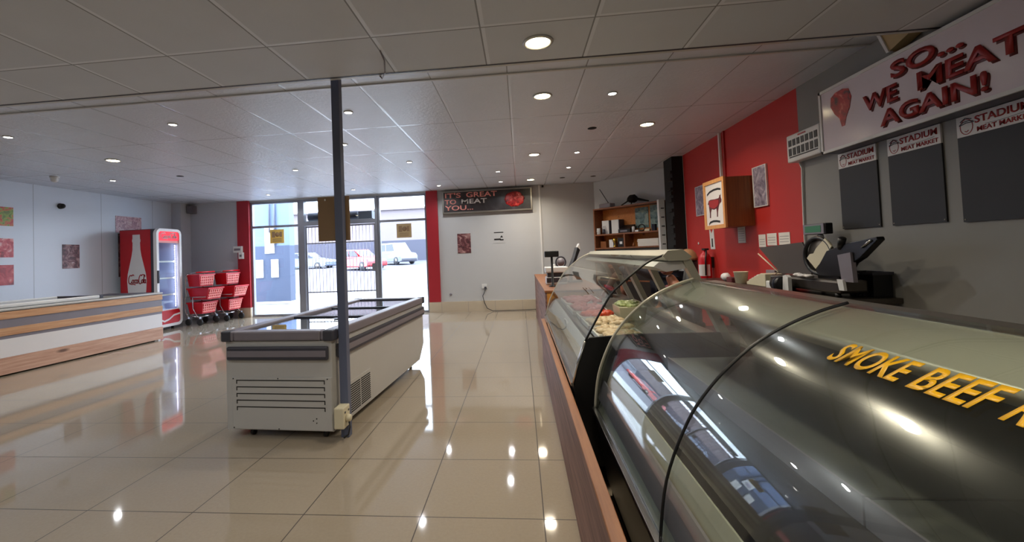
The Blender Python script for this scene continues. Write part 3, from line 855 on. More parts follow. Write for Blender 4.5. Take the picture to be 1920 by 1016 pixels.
# door
DXa, DXb = FX1, FX1 + 0.07
def rounded(y0, y1, z0, z1, r, k=6):
    P = []
    for (cy_, cz, a0) in ((y1 - r, z1 - r, 0), (y0 + r, z1 - r, 90), (y0 + r, z0 + r, 180), (y1 - r, z0 + r, 270)):
        for i in range(k + 1):
            a = math.radians(a0 + 90 * i / k); P.append((cy_ + r * math.cos(a), cz + r * math.sin(a)))
    return P
def ring_prism(mb, outer, inner, x0, x1):
    k = len(outer); vs = [(x0, *p) for p in outer] + [(x0, *p) for p in inner] + [(x1, *p) for p in outer] + [(x1, *p) for p in inner]
    fs = []
    for i in range(k):
        j = (i + 1) % k
        fs += [(i, j, k + j, k + i), (2 * k + i, 3 * k + i, 3 * k + j, 2 * k + j), (i, 2 * k + i, 2 * k + j, j), (k + i, k + j, 3 * k + j, 3 * k + i)]
    mb.add(vs, fs)
dm = MB(); ring_prism(dm, rounded(FYa, FYb, 0.06, 2.04, 0.11), rounded(FYa + 0.055, FYb - 0.055, 0.115, 1.985, 0.06), DXa, DXb)
door = dm.build('door', 'white_print', fr)
MB().box(DXa + 0.03, DXa + 0.036, FYa + 0.05, FYb - 0.05, 0.40, 1.80).build('pane', 'glass', door)
hp = MB(); hp.prism([(DXa + 0.02, y, z) for y, z in rounded(FYa + 0.055, FYb - 0.055, 1.80, 1.985, 0.05)], (0.035, 0, 0)); hp.build('header_panel', 'fridge_glow', door)
coke(MB(), (DXb - 0.014, FYa + 0.11, 1.84), (0, 0.42, 0), (0, 0, 0.12), (0.003, 0, 0), 0.014).build('header_logo', 'white_print', door)
MB().box(DXa + 0.02, DXa + 0.05, FYa + 0.055, FYb - 0.055, 1.755, 1.80).build('header_strip', 'pink_print', door)
kp = MB(); kp.prism([(DXa + 0.02, y, z) for y, z in rounded(FYa + 0.055, FYb - 0.055, 0.115, 0.385, 0.05)], (0.035, 0, 0)); kp.build('kick_panel', 'coke_red', door)
kx = DXa + 0.0555
sw = [(FYa + 0.07, 0.24), (FYa + 0.18, 0.19), (FYa + 0.30, 0.22), (FYa + 0.42, 0.29), (FYb - 0.06, 0.31)]
MB().prism([(kx, y, z) for y, z in sw] + [(kx, y, z - 0.035) for y, z in reversed(sw)], (0.002, 0, 0)).build('swoosh', 'white_print', door)
MB().box(DXa + 0.02, DXa + 0.045, FYa + 0.055, FYb - 0.055, 0.385, 0.405).build('lower_strip', 'white_plastic', door)
MB().box(DXb - 0.01, DXb + 0.03, FYa + 0.005, FYa + 0.03, 0.95, 1.2).build('handle', 'dark_plastic', door)
for z in (0.68, 1.02, 1.36):
    s = MB()
    s.box(FX0 + 0.06, FX1 - 0.03, FYa + 0.06, FYa + 0.07, z, z + 0.012); s.box(FX0 + 0.06, FX1 - 0.03, FYb - 0.06, FYb - 0.05, z, z + 0.012)
    for k in range(9): 
        y = FYa + 0.08 + k * 0.06
        s.box(FX0 + 0.06, FX1 - 0.03, y, y + 0.006, z + 0.002, z + 0.010)
    s.box(FX1 - 0.04, FX1 - 0.03, FYa + 0.06, FYb - 0.05, z, z + 0.03)
    s.build('shelf', 'white_plastic', fr)
ld = MB()
for k in range(34): ld.blob((FX1 - 0.012, FYb - 0.085, 0.45 + k * 0.038), 0.008, 0.009, 0.012, 8, 5)
ls = ld.build('led_strip', 'led', fr)
l = bpy.data.lights.new('fridge_glow', 'AREA'); l.shape = 'RECTANGLE'; l.size = 0.03; l.size_y = 1.3; l.energy = 2.2; l.color = (0.72, 0.78, 1.0)
lo = bpy.data.objects.new('led_light', l); C.objects.link(lo); lo.parent = fr
lo.location = Vector((FX1 - 0.03, FYb - 0.09, 1.1)) - fr.location
lo.rotation_euler = Vector((-0.8, -0.6, 0)).to_track_quat('-Z', 'Y').to_euler()

# ================================================================== TROLLEYS
def trolley():
    t = thing('basket_trolley', 'x', 'trolley', (0, 0, 0))
    # local: front is +x, width along y (0.44)
    fm = MB()
    for s in (-1, 1):
        y = s * 0.22
        fm.tube([(-0.12, y, 1.10), (-0.18, y, 1.0), (-0.17, y, 0.62), (-0.21, y, 0.55), (-0.20, y, 0.30), (-0.12, y, 0.17)], 0.011, 8)
        fm.tube([(-0.12, y, 1.10), (0.12, y, 1.12)], 0.011, 8)
        fm.tube([(0.0, y, 0.60), (0.0, y, 0.36), (0.10, y, 0.2), (0.16, y, 0.16)], 0.011, 8)
        fm.tube([(-0.18, y, 0.22), (0.14, y, 0.18)], 0.011, 8)
        fm.tube([(-0.17, y, 0.60), (0.28, y, 0.60)], 0.009, 8)
    for x, z in ((-0.18, 0.22), (0.14, 0.18), (-0.17, 0.6), (0.28, 0.6), (-0.18, 0.95)): fm.tube([(x, -0.22, z), (x, 0.22, z)], 0.009, 8)
    fm.build('frame', 'chrome', t, local=True)
    MB().tube([(0.12, -0.24, 1.12), (0.12, 0.24, 1.12)], 0.017, 10).build('handle', 'red_plastic', t, local=True)
    def basket(name, x0, x1, z0, z1, taper, lip):
        b = MB(); h = 0.2
        xi0, xi1, hi = x0 + taper, x1 - taper, h - 0.03
        th = 0.01
        outer = [(x0, -h), (x1, -h), (x1, h), (x0, h)]; inner = [(xi0, -hi), (xi1, -hi), (xi1, hi), (xi0, hi)]
        vs = [(x, y, z1) for x, y in outer] + [(x, y, z0) for x, y in inner]
        vs += [(x * 1.0 + (th if x == x0 else -th), y - math.copysign(th, y), z1) for x, y in outer] + [(x + (th if x == xi0 else -th), y - math.copysign(th, y), z0 + th) for x, y in inner]
        fs = []
        for i in range(4):
            j = (i + 1) % 4
            fs += [(i, j, 4 + j, 4 + i), (8 + i, 12 + i, 12 + j, 8 + j), (i, 8 + i, 8 + j, j)]
        fs += [(4, 5, 6, 7), (15, 14, 13, 12)]
        b.add(vs, fs)
        b.box(x0 - lip, x1 + lip, -h - lip, -h + 0.004, z1 - 0.02, z1 + 0.006); b.box(x0 - lip, x1 + lip, h - 0.004, h + lip, z1 - 0.02, z1 + 0.006)
        b.box(x1 - 0.004, x1 + lip, -h, h, z1 - 0.02, z1 + 0.006); b.box(x0 - lip, x0 + 0.004, -h, h, z1 - 0.02, z1 + 0.006)
        o = b.build(name, 'red_plastic', t, local=True)
        g = MB()
        dxw = (xi1 - x1) / (z1 - z0)
        for k in range(7):
            y = -0.165 + k * 0.055
            yy0 = y * (hi / h)
            g.prism([(x1 + 0.002, y, z1 - 0.03), (x1 + 0.002, y + 0.022, z1 - 0.03), (xi1 + 0.004, yy0 + 0.02, z0 + 0.02), (xi1 + 0.004, yy0, z0 + 0.02)], (0.008, 0, 0))
        for k in range(4):
            fz = z0 + (z1 - z0) * (0.15 + 0.22 * k); xx = xi1 + (x1 - xi1) * (fz - z0) / (z1 - z0)
            g.box(xx + 0.002, xx + 0.012, -0.17, 0.17, fz, fz + 0.016)
        g.build('front_mesh', 'sunlit_mesh', o, local=True)
    basket('basket', -0.16, 0.16, 0.82, 1.07, 0.02, 0.012)
    basket('basket', -0.16, 0.38, 0.54, 0.78, 0.06, 0.016)
    basket('basket', -0.17, 0.22, 0.24, 0.48, 0.04, 0.012)
    for (x, s) in ((-0.12, -1), (-0.12, 1), (0.17, -1), (0.17, 1)):
        wh = MB().lathe([(0.03, -0.016), (0.068, -0.014), (0.072, 0), (0.068, 0.014), (0.03, 0.016)], (x, s * 0.22, 0.072), 'Y', 18).build('wheel', 'rubber', t, local=True)
        MB().box(x - 0.012, x + 0.012, s * 0.22 - 0.024, s * 0.22 + 0.024, 0.145, 0.18).build('caster_fork', 'alu', wh, local=True)
    return t
tr0 = trolley(); tr0.location = (-6.92, 8.90, 0); tr0.rotation_euler = (0, 0, -0.12)
tr0['label'] = 'red two-tier basket trolley standing right beside the drinks fridge'; tr0['group'] = 'red basket trolleys'
dup(tr0, (-6.70, 9.44, 0), 'red two-tier basket trolley standing nearest the red column', 'red basket trolleys')

# ================================================================== LEFT BOARDED FREEZER COUNTER
lc = thing('freezer_counter', 'long freezer counter clad in pine and white boards along the left side', 'counter', (-6.285, 7.12, 0), -0.050)
# local: x from -1.1 (wall side) to 0 (front), y from -4.2 to 0
def lb(x0, x1, y0, y1, z0, z1): return MB().box(x0, x1, y0, y1, z0, z1)
lb(-1.06, -0.10, -4.16, -0.06, 0.0, 0.03).build('plinth', 'matt_black', lc, local=True)
body = MB(); body.box(-1.1, -0.02, -4.2, -0.02, 0.03, 0.60)
body.box(-1.1, -1.04, -4.2, -0.02, 0.60, 0.82); body.box(-0.08, -0.02, -4.2, -0.02, 0.60, 0.82); body.box(-1.04, -0.08, -4.2, -4.14, 0.60, 0.82); body.box(-1.04, -0.08, -0.5, -0.02, 0.60, 0.82)
body.build('body', 'white_metal', lc, local=True)
lb(-0.02, 0.012, -4.2, 0.01, 0.02, 0.225).build('plank', 'pine_pink', lc, 0.003, local=True)
lb(-0.02, 0.006, -4.2, 0.0, 0.228, 0.455).build('front_panel', 'white_print', lc, local=True)
lb(-0.02, 0.004, -4.2, 0.0, 0.455, 0.495).build('grey_strip', 'mid_plastic', lc, local=True)
lb(-0.02, 0.012, -4.2, 0.008, 0.495, 0.592).build('plank', 'pine', lc, 0.003, local=True)
lb(-0.02, 0.004, -4.2, 0.0, 0.592, 0.70).build('grey_strip', 'mid_plastic', lc, local=True)
lb(-0.02, 0.012, -4.2, 0.008, 0.70, 0.79).build('plank', 'pine', lc, 0.003, local=True)
rm = MB(); rm.box(-1.12, -1.0, -4.22, 0.015, 0.80, 0.825); rm.box(-0.1, 0.015, -4.22, 0.015, 0.80, 0.825); rm.box(-1.0, -0.1, -0.52, 0.015, 0.80, 0.825)
rm.build('rim', 'white_metal', lc, local=True, bevel=0.006)
lb(-1.0, -0.12, -0.48, -0.04, 0.826, 0.834).build('end_cover', 'dark_plastic', lc, local=True)
rl = MB(); rl.box(-0.22, -0.15, -4.2, -0.95, 0.826, 0.875); rl.box(-0.99, -0.92, -4.2, -0.95, 0.826, 0.875)
rl.build('lid_rail', 'white_plastic', lc, local=True, bevel=0.01)
lb(-0.93, -0.21, -4.2, -0.96, 0.850, 0.856).build('lid', 'lid_glass', lc, local=True)
lb(-0.99, -0.15, -0.95, -0.90, 0.826, 0.872).build('lid_end', 'dark_plastic', lc, local=True)
kk = MB()
for y in (-1.6, -2.0, -2.5): kk.blob((0.008, y, 0.815), 0.008, 0.012, 0.008, 8, 5)
kk.build('hinge_pin', 'dark_plastic', lc, local=True)

# ================================================================== CHEST FREEZER ISLAND
cf = thing('chest_freezer', 'white island chest freezer with sliding glass lids in the middle', 'freezer', (-1.785, 3.05, 0), -math.radians(3.6))
hwid, ln = 0.42, 2.28
fb = MB()
prof = [(0, 0.06), (2.1, 0.06), (ln, 0.22), (ln, 0.70), (0, 0.70)]
inr = 0.06
# tub: outer shell with open top
fb.prism([(-hwid, y, z) for y, z in [(0, 0.06), (2.1, 0.06), (ln, 0.22), (ln, 0.34), (0, 0.34)]], (2 * hwid, 0, 0))
fb.box(-hwid, -hwid + inr, 0, ln, 0.34, 0.70); fb.box(hwid - inr, hwid, 0, ln, 0.34, 0.70); fb.box(-hwid + inr, hwid - inr, 0, inr, 0.34, 0.70); fb.box(-hwid + inr, hwid - inr, ln - inr, ln, 0.34, 0.70)
fb.build('body', 'white_metal', cf, local=True)
MB().box(-hwid + inr, hwid - inr, inr, ln - inr, 0.341, 0.35).build('basket_floor', 'white_print', cf, local=True)
rim = MB(); e = 0.02
rim.box(-hwid - e, -hwid + 0.075, -e, ln + e, 0.705, 0.775); rim.box(hwid - 0.075, hwid + e, -e, ln + e, 0.705, 0.775)
rim.box(-hwid + 0.075, hwid - 0.075, -e, 0.075, 0.705, 0.775); rim.box(-hwid + 0.075, hwid - 0.075, ln - 0.075, ln + e, 0.705, 0.775)
rim.build('rim', 'mid_plastic', cf, local=True, bevel=0.012)
for sx in (-1, 1):
    for y in (-e - 0.006, ln + e - 0.07):
        MB().box(sx * (hwid + e) - (0.076 if sx > 0 else 0.006), sx * (hwid + e) + (0.006 if sx > 0 else 0.076), y, y + 0.076, 0.700, 0.779).build('rim_corner', 'dark_plastic', cf, local=True, bevel=0.012)
for (y0, y1, z, nm) in ((0.06, 0.80, 0.752, 'lid'), (0.76, 1.50, 0.744, 'lid'), (1.46, ln - 0.06, 0.752, 'lid')):
    ldp = MB().box(-hwid + 0.07, hwid - 0.07, y0, y1, z, z + 0.006).build(nm, 'lid_glass', cf, local=True)
    MB().box(-hwid + 0.07, hwid - 0.07, y1 - 0.03, y1, z - 0.004, z + 0.018).build('lid_edge', 'dark_plastic', ldp, local=True)
MB().box(0.10, 0.17, 0.62, 0.72, 0.759, 0.764, 0.5).build('lid_sticker', 'dark_plastic', cf, local=True)
def bumper(x0, x1, y0, y1, nx, ny):
    b = MB().box(x0, x1, y0, y1, 0.565, 0.665).build('bumper', 'dark_plastic', cf, local=True, bevel=0.012)
    if ny: MB().box(x0 + 0.012, x1 - 0.012, (y0 if ny < 0 else y1) - 0.004, (y0 if ny < 0 else y1) + 0.004, 0.592, 0.636).build('bumper_strip', 'mid_plastic', b, local=True)
    else: MB().box((x0 if nx < 0 else x1) - 0.004, (x0 if nx < 0 else x1) + 0.004, y0 + 0.012, y1 - 0.012, 0.592, 0.636).build('bumper_strip', 'mid_plastic', b, local=True)
bumper(-hwid + 0.02, hwid - 0.02, -0.028, 0.001, 0, -1)
bumper(-hwid + 0.02, hwid - 0.02, ln - 0.001, ln + 0.028, 0, 1)
bumper(hwid - 0.001, hwid + 0.028, 0.06, ln - 0.01, 1, 0)
bumper(-hwid - 0.028, -hwid + 0.001, 0.06, ln - 0.01, -1, 0)
fp = MB().box(-hwid + 0.05, hwid - 0.005, -0.008, 0.0, 0.065, 0.44).build('louvre_panel', 'white_metal', cf, local=True, bevel=0.003)
for k in range(5):
    z = 0.415 - k * 0.048
    s = MB(); s.box(-0.335, 0.365, -0.0095, -0.007, z, z + 0.007); s.box(-0.335, -0.328, -0.0095, -0.007, z - 0.022, z); s.box(0.358, 0.365, -0.0095, -0.007, z - 0.022, z)
    s.build('louvre_slot', 'black_print', fp, local=True)
sc_ = MB()
for x, z in ((-0.36, 0.43), (0.0, 0.432), (0.385, 0.43), (-0.36, 0.075), (0.0, 0.072), (0.27, 0.135), (0.295, 0.15), (0.295, 0.12)): sc_.lathe([(0.005, 0), (0.004, -0.003)], (x, -0.008, z), 'Y', 8)
sc_.build('screw', 'black_print', fp, local=True)
gp = MB().box(hwid, hwid + 0.006, 0.24, 0.66, 0.075, 0.335).build('grille', 'white_metal', cf, local=True)
for k in range(13):
    z = 0.095 + k * 0.017
    s = MB(); s.box(hwid + 0.0055, hwid + 0.0075, 0.26, 0.44, z, z + 0.009); s.box(hwid + 0.0055, hwid + 0.0075, 0.455, 0.64, z, z + 0.009)
    s.build('grille_slot', 'matt_black', gp, local=True)
for x, y in ((-0.25, 0.06), (0.33, 0.06), (-0.33, 2.02), (0.33, 2.02)):
    c = MB().lathe([(0.008, -0.01), (0.027, -0.01), (0.027, 0.01), (0.008, 0.01)], (x, y, 0.027), 'X', 14).build('caster', 'black', cf, local=True)
    MB().box(x - 0.014, x + 0.014, y - 0.012, y + 0.012, 0.045, 0.06).build('caster_fork', 'alu_dark', c, local=True)

# socket box strapped to the foot of the pillar
sb = thing('socket_box', 'cream power socket box with plug on the pillar foot beside the freezer', 'socket', (-1.30, 3.0, 0.11))
MB().box(-1.335, -1.262, 2.955, 3.069, 0.10, 0.245).build('box', 'cream_plastic', sb, bevel=0.008)
pg = MB().lathe([(0.026, 0), (0.024, 0.028), (0.016, 0.034)], (-1.262, 3.005, 0.165), 'X', 14).build('plug', 'cream_plastic', sb)
MB().tube([(-1.245, 3.005, 0.145), (-1.24, 3.005, 0.10), (-1.25, 3.0, 0.05), (-1.29, 3.02, 0.02), (-1.3, 3.05, 0.02)], 0.006, 8).build('cable', 'rubber', sb)
for (y, z) in ((3.04, 0.21), (2.98, 0.21)): MB().box(-1.2625, -1.259, y - 0.008, y + 0.008, z - 0.006, z + 0.006).build('switch', 'dark_plastic', sb)

# card sheet behind the pillar
cs = thing('card_sheet', 'brown card sheet hung on the far side of the steel pillar', 'card', (-1.36, 3.14, 1.42))
MB().box(-1.49, -1.245, 3.132, 3.138, 1.415, 1.745).build('sheet', 'card', cs, bevel=0.001)
MB().box(-1.435, -1.425, 3.127, 3.133, 1.715, 1.73).build('clip', 'white_plastic', cs)

# ================================================================== GLASS DISPLAY CASES
def smooth_prof(p, k=5):
    out = []
    for i in range(len(p) - 1):
        p0 = p[max(i - 1, 0)]; p1 = p[i]; p2 = p[i + 1]; p3 = p[min(i + 2, len(p) - 1)]
        for j in range(k):
            t = j / k
            out.append(tuple(0.5 * ((2 * p1[a]) + (-p0[a] + p2[a]) * t + (2 * p0[a] - 5 * p1[a] + 4 * p2[a] - p3[a]) * t * t + (-p0[a] + 3 * p1[a] - 3 * p2[a] + p3[a]) * t ** 3) for a in (0, 1)))
    out.append(p[-1])
    return out
P1 = smooth_prof([(.355, .45), (.381, .62), (.447, .783), (.52, .887), (.6, .965), (.66, 1.01), (.73, 1.048), (.813, 1.082), (.883, 1.102)])
P2 = smooth_prof([(.262, .54), (.296, .66), (.337, .766), (.472, .998), (.55, 1.08), (.623, 1.14), (.70, 1.195), (.783, 1.229)])
def offs(p, d):
    out = []
    for i, q in enumerate(p):
        a, b = p[max(i - 1, 0)], p[min(i + 1, len(p) - 1)]
        t = Vector((b[0] - a[0], b[1] - a[1])).normalized()
        out.append((q[0] + t.y * d, q[1] - t.x * d))   # inward (towards +x, -z)
    return out
def shell(p, y0, y1, th):
    q = offs(p, th); k = len(p); mb = MB()
    vs = [(x, y0, z) for x, z in p] + [(x, y0, z) for x, z in q] + [(x, y1, z) for x, z in p] + [(x, y1, z) for x, z in q]
    fs = []
    for i in range(k - 1):
        fs += [(i, i + 1, 2 * k + i + 1, 2 * k + i), (k + i, 3 * k + i, 3 * k + i + 1, k + i + 1)]
    ends = [(0, 2 * k, 3 * k, k), (k - 1, 2 * k - 1, 4 * k - 1, 3 * k - 1)]
    quads = [(0, 2 * k, 3 * k, k), (k - 1, 2 * k - 1, 4 * k - 1, 3 * k - 1)]
    for i in range(k - 1):
        quads += [(i, k + i, k + i + 1, i + 1), (2 * k + i, 2 * k + i + 1, 3 * k + i + 1, 3 * k + i)]
    outer = fs[0::2]; inner = fs[1::2]
    mb.add(vs, outer, True); mb.add(vs, inner, True)
    for q_ in quads: mb.add([vs[a] for a in q_], [(0, 1, 2, 3)])
    return mb
# ---- near case
YN0, YN1, YS = -0.7, 2.37, 1.297
c1 = thing('display_case', 'curved glass display case nearest the camera with yellow lettering, empty inside', 'display case', (0.8, 0.8, 0))
MB().box(0.42, 1.22, YN0, YN1, 0.0, 0.08).build('plinth', 'matt_black', c1)
bs = MB(); bs.prism([(0.40, YN0, 0.08), (1.22, YN0, 0.08), (1.22, YN0, 0.42), (0.352, YN0, 0.44), (0.352, YN0, 0.40)], (0, YN1 - YN0, 0))
bs.build('base', 'black_steel', c1)
MB().box(0.338, 0.362, YN0, YN1, 0.436, 0.452).build('lower_trim', 'chrome', c1, bevel=0.003)
# interior: sloped front, tray, step, deck, back
it = MB()
it.prism([(0.37, YN0, 0.44), (0.40, YN0, 0.44), (0.475, YN0, 0.636), (0.445, YN0, 0.636)], (0, YN1 - YN0, 0)); it.build('front_slope', 'canopy', c1)
s2 = MB(); s2.prism([(0.372, YN0, 0.50), (0.380, YN0, 0.50), (0.412, YN0, 0.585), (0.404, YN0, 0.585)], (0, YN1 - YN0, 0)); s2.build('slope_strip', 'mid_plastic', c1)
MB().box(0.45, 0.74, YN0, YN1, 0.60, 0.636).build('tray', 'dark_steel', c1)
for (a, b_) in ((YN0, 1.066), (1.073, YN1)): MB().box(0.74, 1.18, a, b_, 0.56, 0.70).build('deck', 'deck_steel', c1, bevel=0.003)
for (a, b_) in ((YN0, 1.066), (1.073, YN1)): MB().box(0.733, 0.74, a, b_, 0.637, 0.704).build('deck_lip', 'mid_plastic', c1)
MB().prism([(1.16, YN0, 0.70), (1.20, YN0, 0.70), (0.99, YN0, 1.07), (0.95, YN0, 1.07)], (0, YN1 - YN0, 0)).build('back_panel', 'deck_steel', c1)
cp = offs(P1, 0.014); cp = [q for q in cp if q[0] > 0.735]
cq = offs(cp, 0.03)
cm = MB(); cm.prism([(x, YN0, z) for x, z in cp] + [(x, YN0, z) for x, z in reversed(cq)], (0, YN1 - 0.02 - YN0, 0)); cm.build('canopy', 'canopy', c1, smooth=True)
tb = MB().box(0.885, 1.0, YN0, YN1, 1.058, 1.092).build('top_bar', 'steel', c1, bevel=0.008)
g1 = shell(P1, YN0, YS - 0.003, 0.006).build('curved_glass', 'case_glass', c1)
g2 = shell(P1, YS + 0.003, YN1, 0.006).build('curved_glass', 'case_glass', c1)
MB().tube([(x, YS, z) for x, z in P1], 0.0045, 8).build('glass_seal', 'black', c1)
MB().tube([(x, YN1, z) for x, z in P1], 0.007, 8).build('end_trim', 'canopy', c1)
eg = MB(); eg.prism([(x, YN1 - 0.012, z) for x, z in P1] + [(0.95, YN1 - 0.012, 1.07), (1.17, YN1 - 0.012, 0.75), (0.48, YN1 - 0.012, 0.75), (0.37, YN1 - 0.012, 0.46)], (0, 0.006, 0)); eg.build('end_glass', 'case_glass', c1)
# lettering on the curved glass
def on_prof(p, s0, s1, t):
    pass
def case_text(txt, ya, yb):
    zz = ((0.661, 1.0135), (0.719, 1.0455))
    o = Vector((zz[0][0], ya, zz[0][1])); v = Vector((zz[1][0] - zz[0][0], 0, zz[1][1] - zz[0][1]))
    letters('lettering', txt, o, (0, yb - ya, 0), v, Vector((-v.z, 0, v.x)).normalized() * 0.0006, 'yellow_print', c1, bold=0.02)
case_text('SMOKE', 1.052, 0.873); case_text('BEEF', 0.848, 0.722); case_text('R', 0.697, 0.665)
# ---- far case
YF0, YF1 = 2.50, 5.14
c2 = thing('display_case', 'curved glass display case farther away with meat inside', 'display case', (0.8, 3.8, 0))
MB().box(0.36, 1.16, YF0, YF1, 0.0, 0.08).build('plinth', 'matt_black', c2)
bs = MB(); bs.prism([(0.34, YF0 + 0.02, 0.08), (1.16, YF0 + 0.02, 0.08), (1.16, YF0 + 0.02, 0.62), (0.30, YF0 + 0.02, 0.62), (0.262, YF0 + 0.02, 0.54), (0.262, YF0 + 0.02, 0.50)], (0, YF1 - YF0 - 0.04, 0)); bs.build('base', 'black_steel', c2)
ep = MB(); ep.prism([(0.30, YF0, 0.05), (0.262, YF0, 0.54), (0.296, YF0, 0.66), (0.337, YF0, 0.766), (0.36, YF0, 0.785), (0.6, YF0, 0.80), (1.15, YF0, 0.80), (1.16, YF0, 0.05)], (0, 0.02, 0)); ep.build('end_panel', 'black', c2)
MB().tube([(0.262, YF0, 0.54), (0.296, YF0, 0.66), (0.337, YF0, 0.766)], 0.008, 8).build('end_edge', 'chrome', c2)
MB().box(0.248, 0.268, YF0, YF1, 0.522, 0.54).build('lower_trim', 'chrome', c2)
MB().prism([(0.285, YF0 + 0.03, 0.56), (0.31, YF0 + 0.03, 0.56), (0.40, YF0 + 0.03, 0.72), (0.375, YF0 + 0.03, 0.72)], (0, YF1 - YF0 - 0.06, 0)).build('front_slope', 'white_print', c2)
MB().box(0.38, 1.10, YF0 + 0.03, YF1 - 0.03, 0.66, 0.72).build('deck', 'steel', c2)
g = shell(P2, YF0, YF1, 0.006).build('curved_glass', 'case_glass', c2)
MB().tube([(x, YF0, z) for x, z in P2 if z > 0.75], 0.006, 8).build('glass_seal', 'black', c2)
MB().tube([(x, YF1, z) for x, z in P2], 0.005, 8).build('end_trim', 'canopy', c2)
cap = MB(); cap.prism([(0.77, YF0 - 0.015, 1.222), (0.80, YF0 - 0.015, 1.252), (0.88, YF0 - 0.015, 1.256), (0.925, YF0 - 0.015, 1.215), (0.90, YF0 - 0.015, 1.195), (0.80, YF0 - 0.015, 1.195)], (0, YF1 - YF0 + 0.03, 0)); cap.build('top_cap', 'canopy', c2)
lc_ = MB(); lc_.prism([(0.76, YF0 + 0.02, 1.19), (0.90, YF0 + 0.02, 1.19), (0.90, YF0 + 0.02, 1.15), (0.80, YF0 + 0.02, 1.135), (0.73, YF0 + 0.02, 1.165)], (0, YF1 - YF0 - 0.04, 0)); lc_.build('light_canopy', 'white_print', c2)
for y, wd in ((YF0, 0.05), (3.25, 0.06), (3.95, 0.10), (4.55, 0.05), (YF1 - 0.06, 0.06)):
    MB().prism([(0.88, y, 1.20), (0.925, y, 1.20), (1.135, y, 0.72), (1.09, y, 0.72)], (0, wd, 0)).build('back_post', 'canopy', c2)
MB().box(1.02, 1.12, YF0 + 0.03, YF1 - 0.03, 0.72, 0.76).build('back_rail', 'steel', c2)

# ---- meat in the far case
def tray(label, x0, x1, y0, y1, mat, lumps, size, z=0.721):
    t = thing('meat_tray', label, 'tray', ((x0 + x1) / 2, (y0 + y1) / 2, z), 0, 'trays of meat in the far glass case')
    b = MB(); b.box(x0, x1, y0, y1, z, z + 0.008); b.box(x0, x0 + 0.008, y0, y1, z, z + 0.035); b.box(x1 - 0.008, x1, y0, y1, z, z + 0.035); b.box(x0, x1, y0, y0 + 0.008, z, z + 0.035); b.box(x0, x1, y1 - 0.008, y1, z, z + 0.035)
    b.build('tray', 'white_plastic', t)
    m = MB()
    for k in range(lumps):
        m.blob((random.uniform(x0 + 0.04, x1 - 0.04), random.uniform(y0 + 0.04, y1 - 0.04), z + 0.03 + random.uniform(0, 0.02)), size * random.uniform(0.7, 1.2), size * random.uniform(0.7, 1.3), size * 0.5, 9, 6, 0.12)
    m.build('meat', mat, t)
tray('white tray of pale chicken pieces at the near end of the far glass case', 0.44, 0.72, 2.60, 3.02, 'meat_pale', 52, 0.034)
tray('white tray of mixed pale cuts, second from the near end of the far case', 0.44, 0.72, 3.06, 3.44, 'meat_pale', 50, 0.034)
tray('white tray of orange sausage in the far case, third tray from the near end', 0.44, 0.72, 3.48, 3.74, 'meat_orange', 20, 0.042)
tray('white tray of pink meat in the middle of the far glass case', 0.42, 0.72, 3.80, 4.30, 'meat_red', 46, 0.036)
tray('white tray of red meat at the far end of the far glass case', 0.42, 0.80, 4.36, 4.95, 'meat_red', 56, 0.036)
t = thing('greens_box', 'open cream box heaped with pale green leaves inside the far case', 'box', (0.83, 3.6, 0.721))
MB().prism([(0.745, 3.46, 0.721), (0.92, 3.46, 0.721), (0.94, 3.46, 0.82), (0.735, 3.46, 0.82)], (0, 0.26, 0)).build('box', 'cream_plastic', t)
m = MB()
for k in range(26): m.blob((random.uniform(0.765, 0.905), random.uniform(3.49, 3.69), 0.822 + random.uniform(0, 0.02)), 0.035, 0.03, 0.016, 7, 5, 0.25)
m.build('leaves', 'greens', t)

# ---------------------------------------------------------------- boards in front of the cases, till counter
wb = thing('boarded_kickboard', 'long low weathered wooden board running in front of the glass cases', 'board', (0.225, 2.2, 0))
MB().box(0.21, 0.238, -1.0, 5.18, 0.0, 0.478).build('board', 'plank', wb)
MB().box(0.208, 0.250, -1.0, 5.18, 0.478, 0.494).build('top_edge', 'plank_edge', wb, bevel=0.003)
tc = thing('till_counter', 'wood-clad till counter with orange pine end past the glass cases', 'counter', (0.6, 6.8, 0))
MB().box(0.268, 0.288, 5.2, 9.0, 0.0, 0.79).build('front_board', 'plank', tc)
MB().box(0.289, 0.95, 5.2, 5.23, 0.0, 0.79).build('end_board', 'pine_end', tc)
MB().box(0.288, 0.95, 5.23, 9.0, 0.02, 0.79).build('body', 'plank', tc)
MB().box(0.262, 0.97, 5.19, 9.02, 0.79, 0.815).build('top', 'box_side', tc, bevel=0.004)
ZT = 0.816
t = thing('pole_display', 'black customer price display on a tall pole on the till counter', 'display', (0.36, 5.6, ZT))
MB().lathe([(0.05, 0), (0.05, 0.012), (0.016, 0.02), (0.014, 0.38)], (0.40, 5.75, ZT)).build('pole', 'black', t)
MB().box(0.31, 0.49, 5.72, 5.78, ZT + 0.38, ZT + 0.46).build('display_head', 'black', t, bevel=0.008)
MB().box(0.36, 0.45, 5.73, 5.77, ZT + 0.461, ZT + 0.466).build('top_label', 'white_plastic', t)
t = thing('counter_scale', 'white and black counter scale behind the pole display', 'scale', (0.46, 6.3, ZT))
MB().box(0.34, 0.62, 6.1, 6.4, ZT, ZT + 0.10).build('base', 'white_plastic', t, bevel=0.01)
MB().box(0.345, 0.615, 6.09, 6.102, ZT + 0.03, ZT + 0.09).build('keypad', 'dark_plastic', t)
MB().box(0.36, 0.60, 6.12, 6.38, ZT + 0.10, ZT + 0.16).build('body', 'dark_plastic', t)
MB().box(0.33, 0.64, 6.08, 6.42, ZT + 0.16, ZT + 0.235).build('pan', 'white_plastic', t, bevel=0.012)
t = thing('till_monitor', 'black tilted till monitor beside the pole display', 'monitor', (0.78, 6.4, ZT))
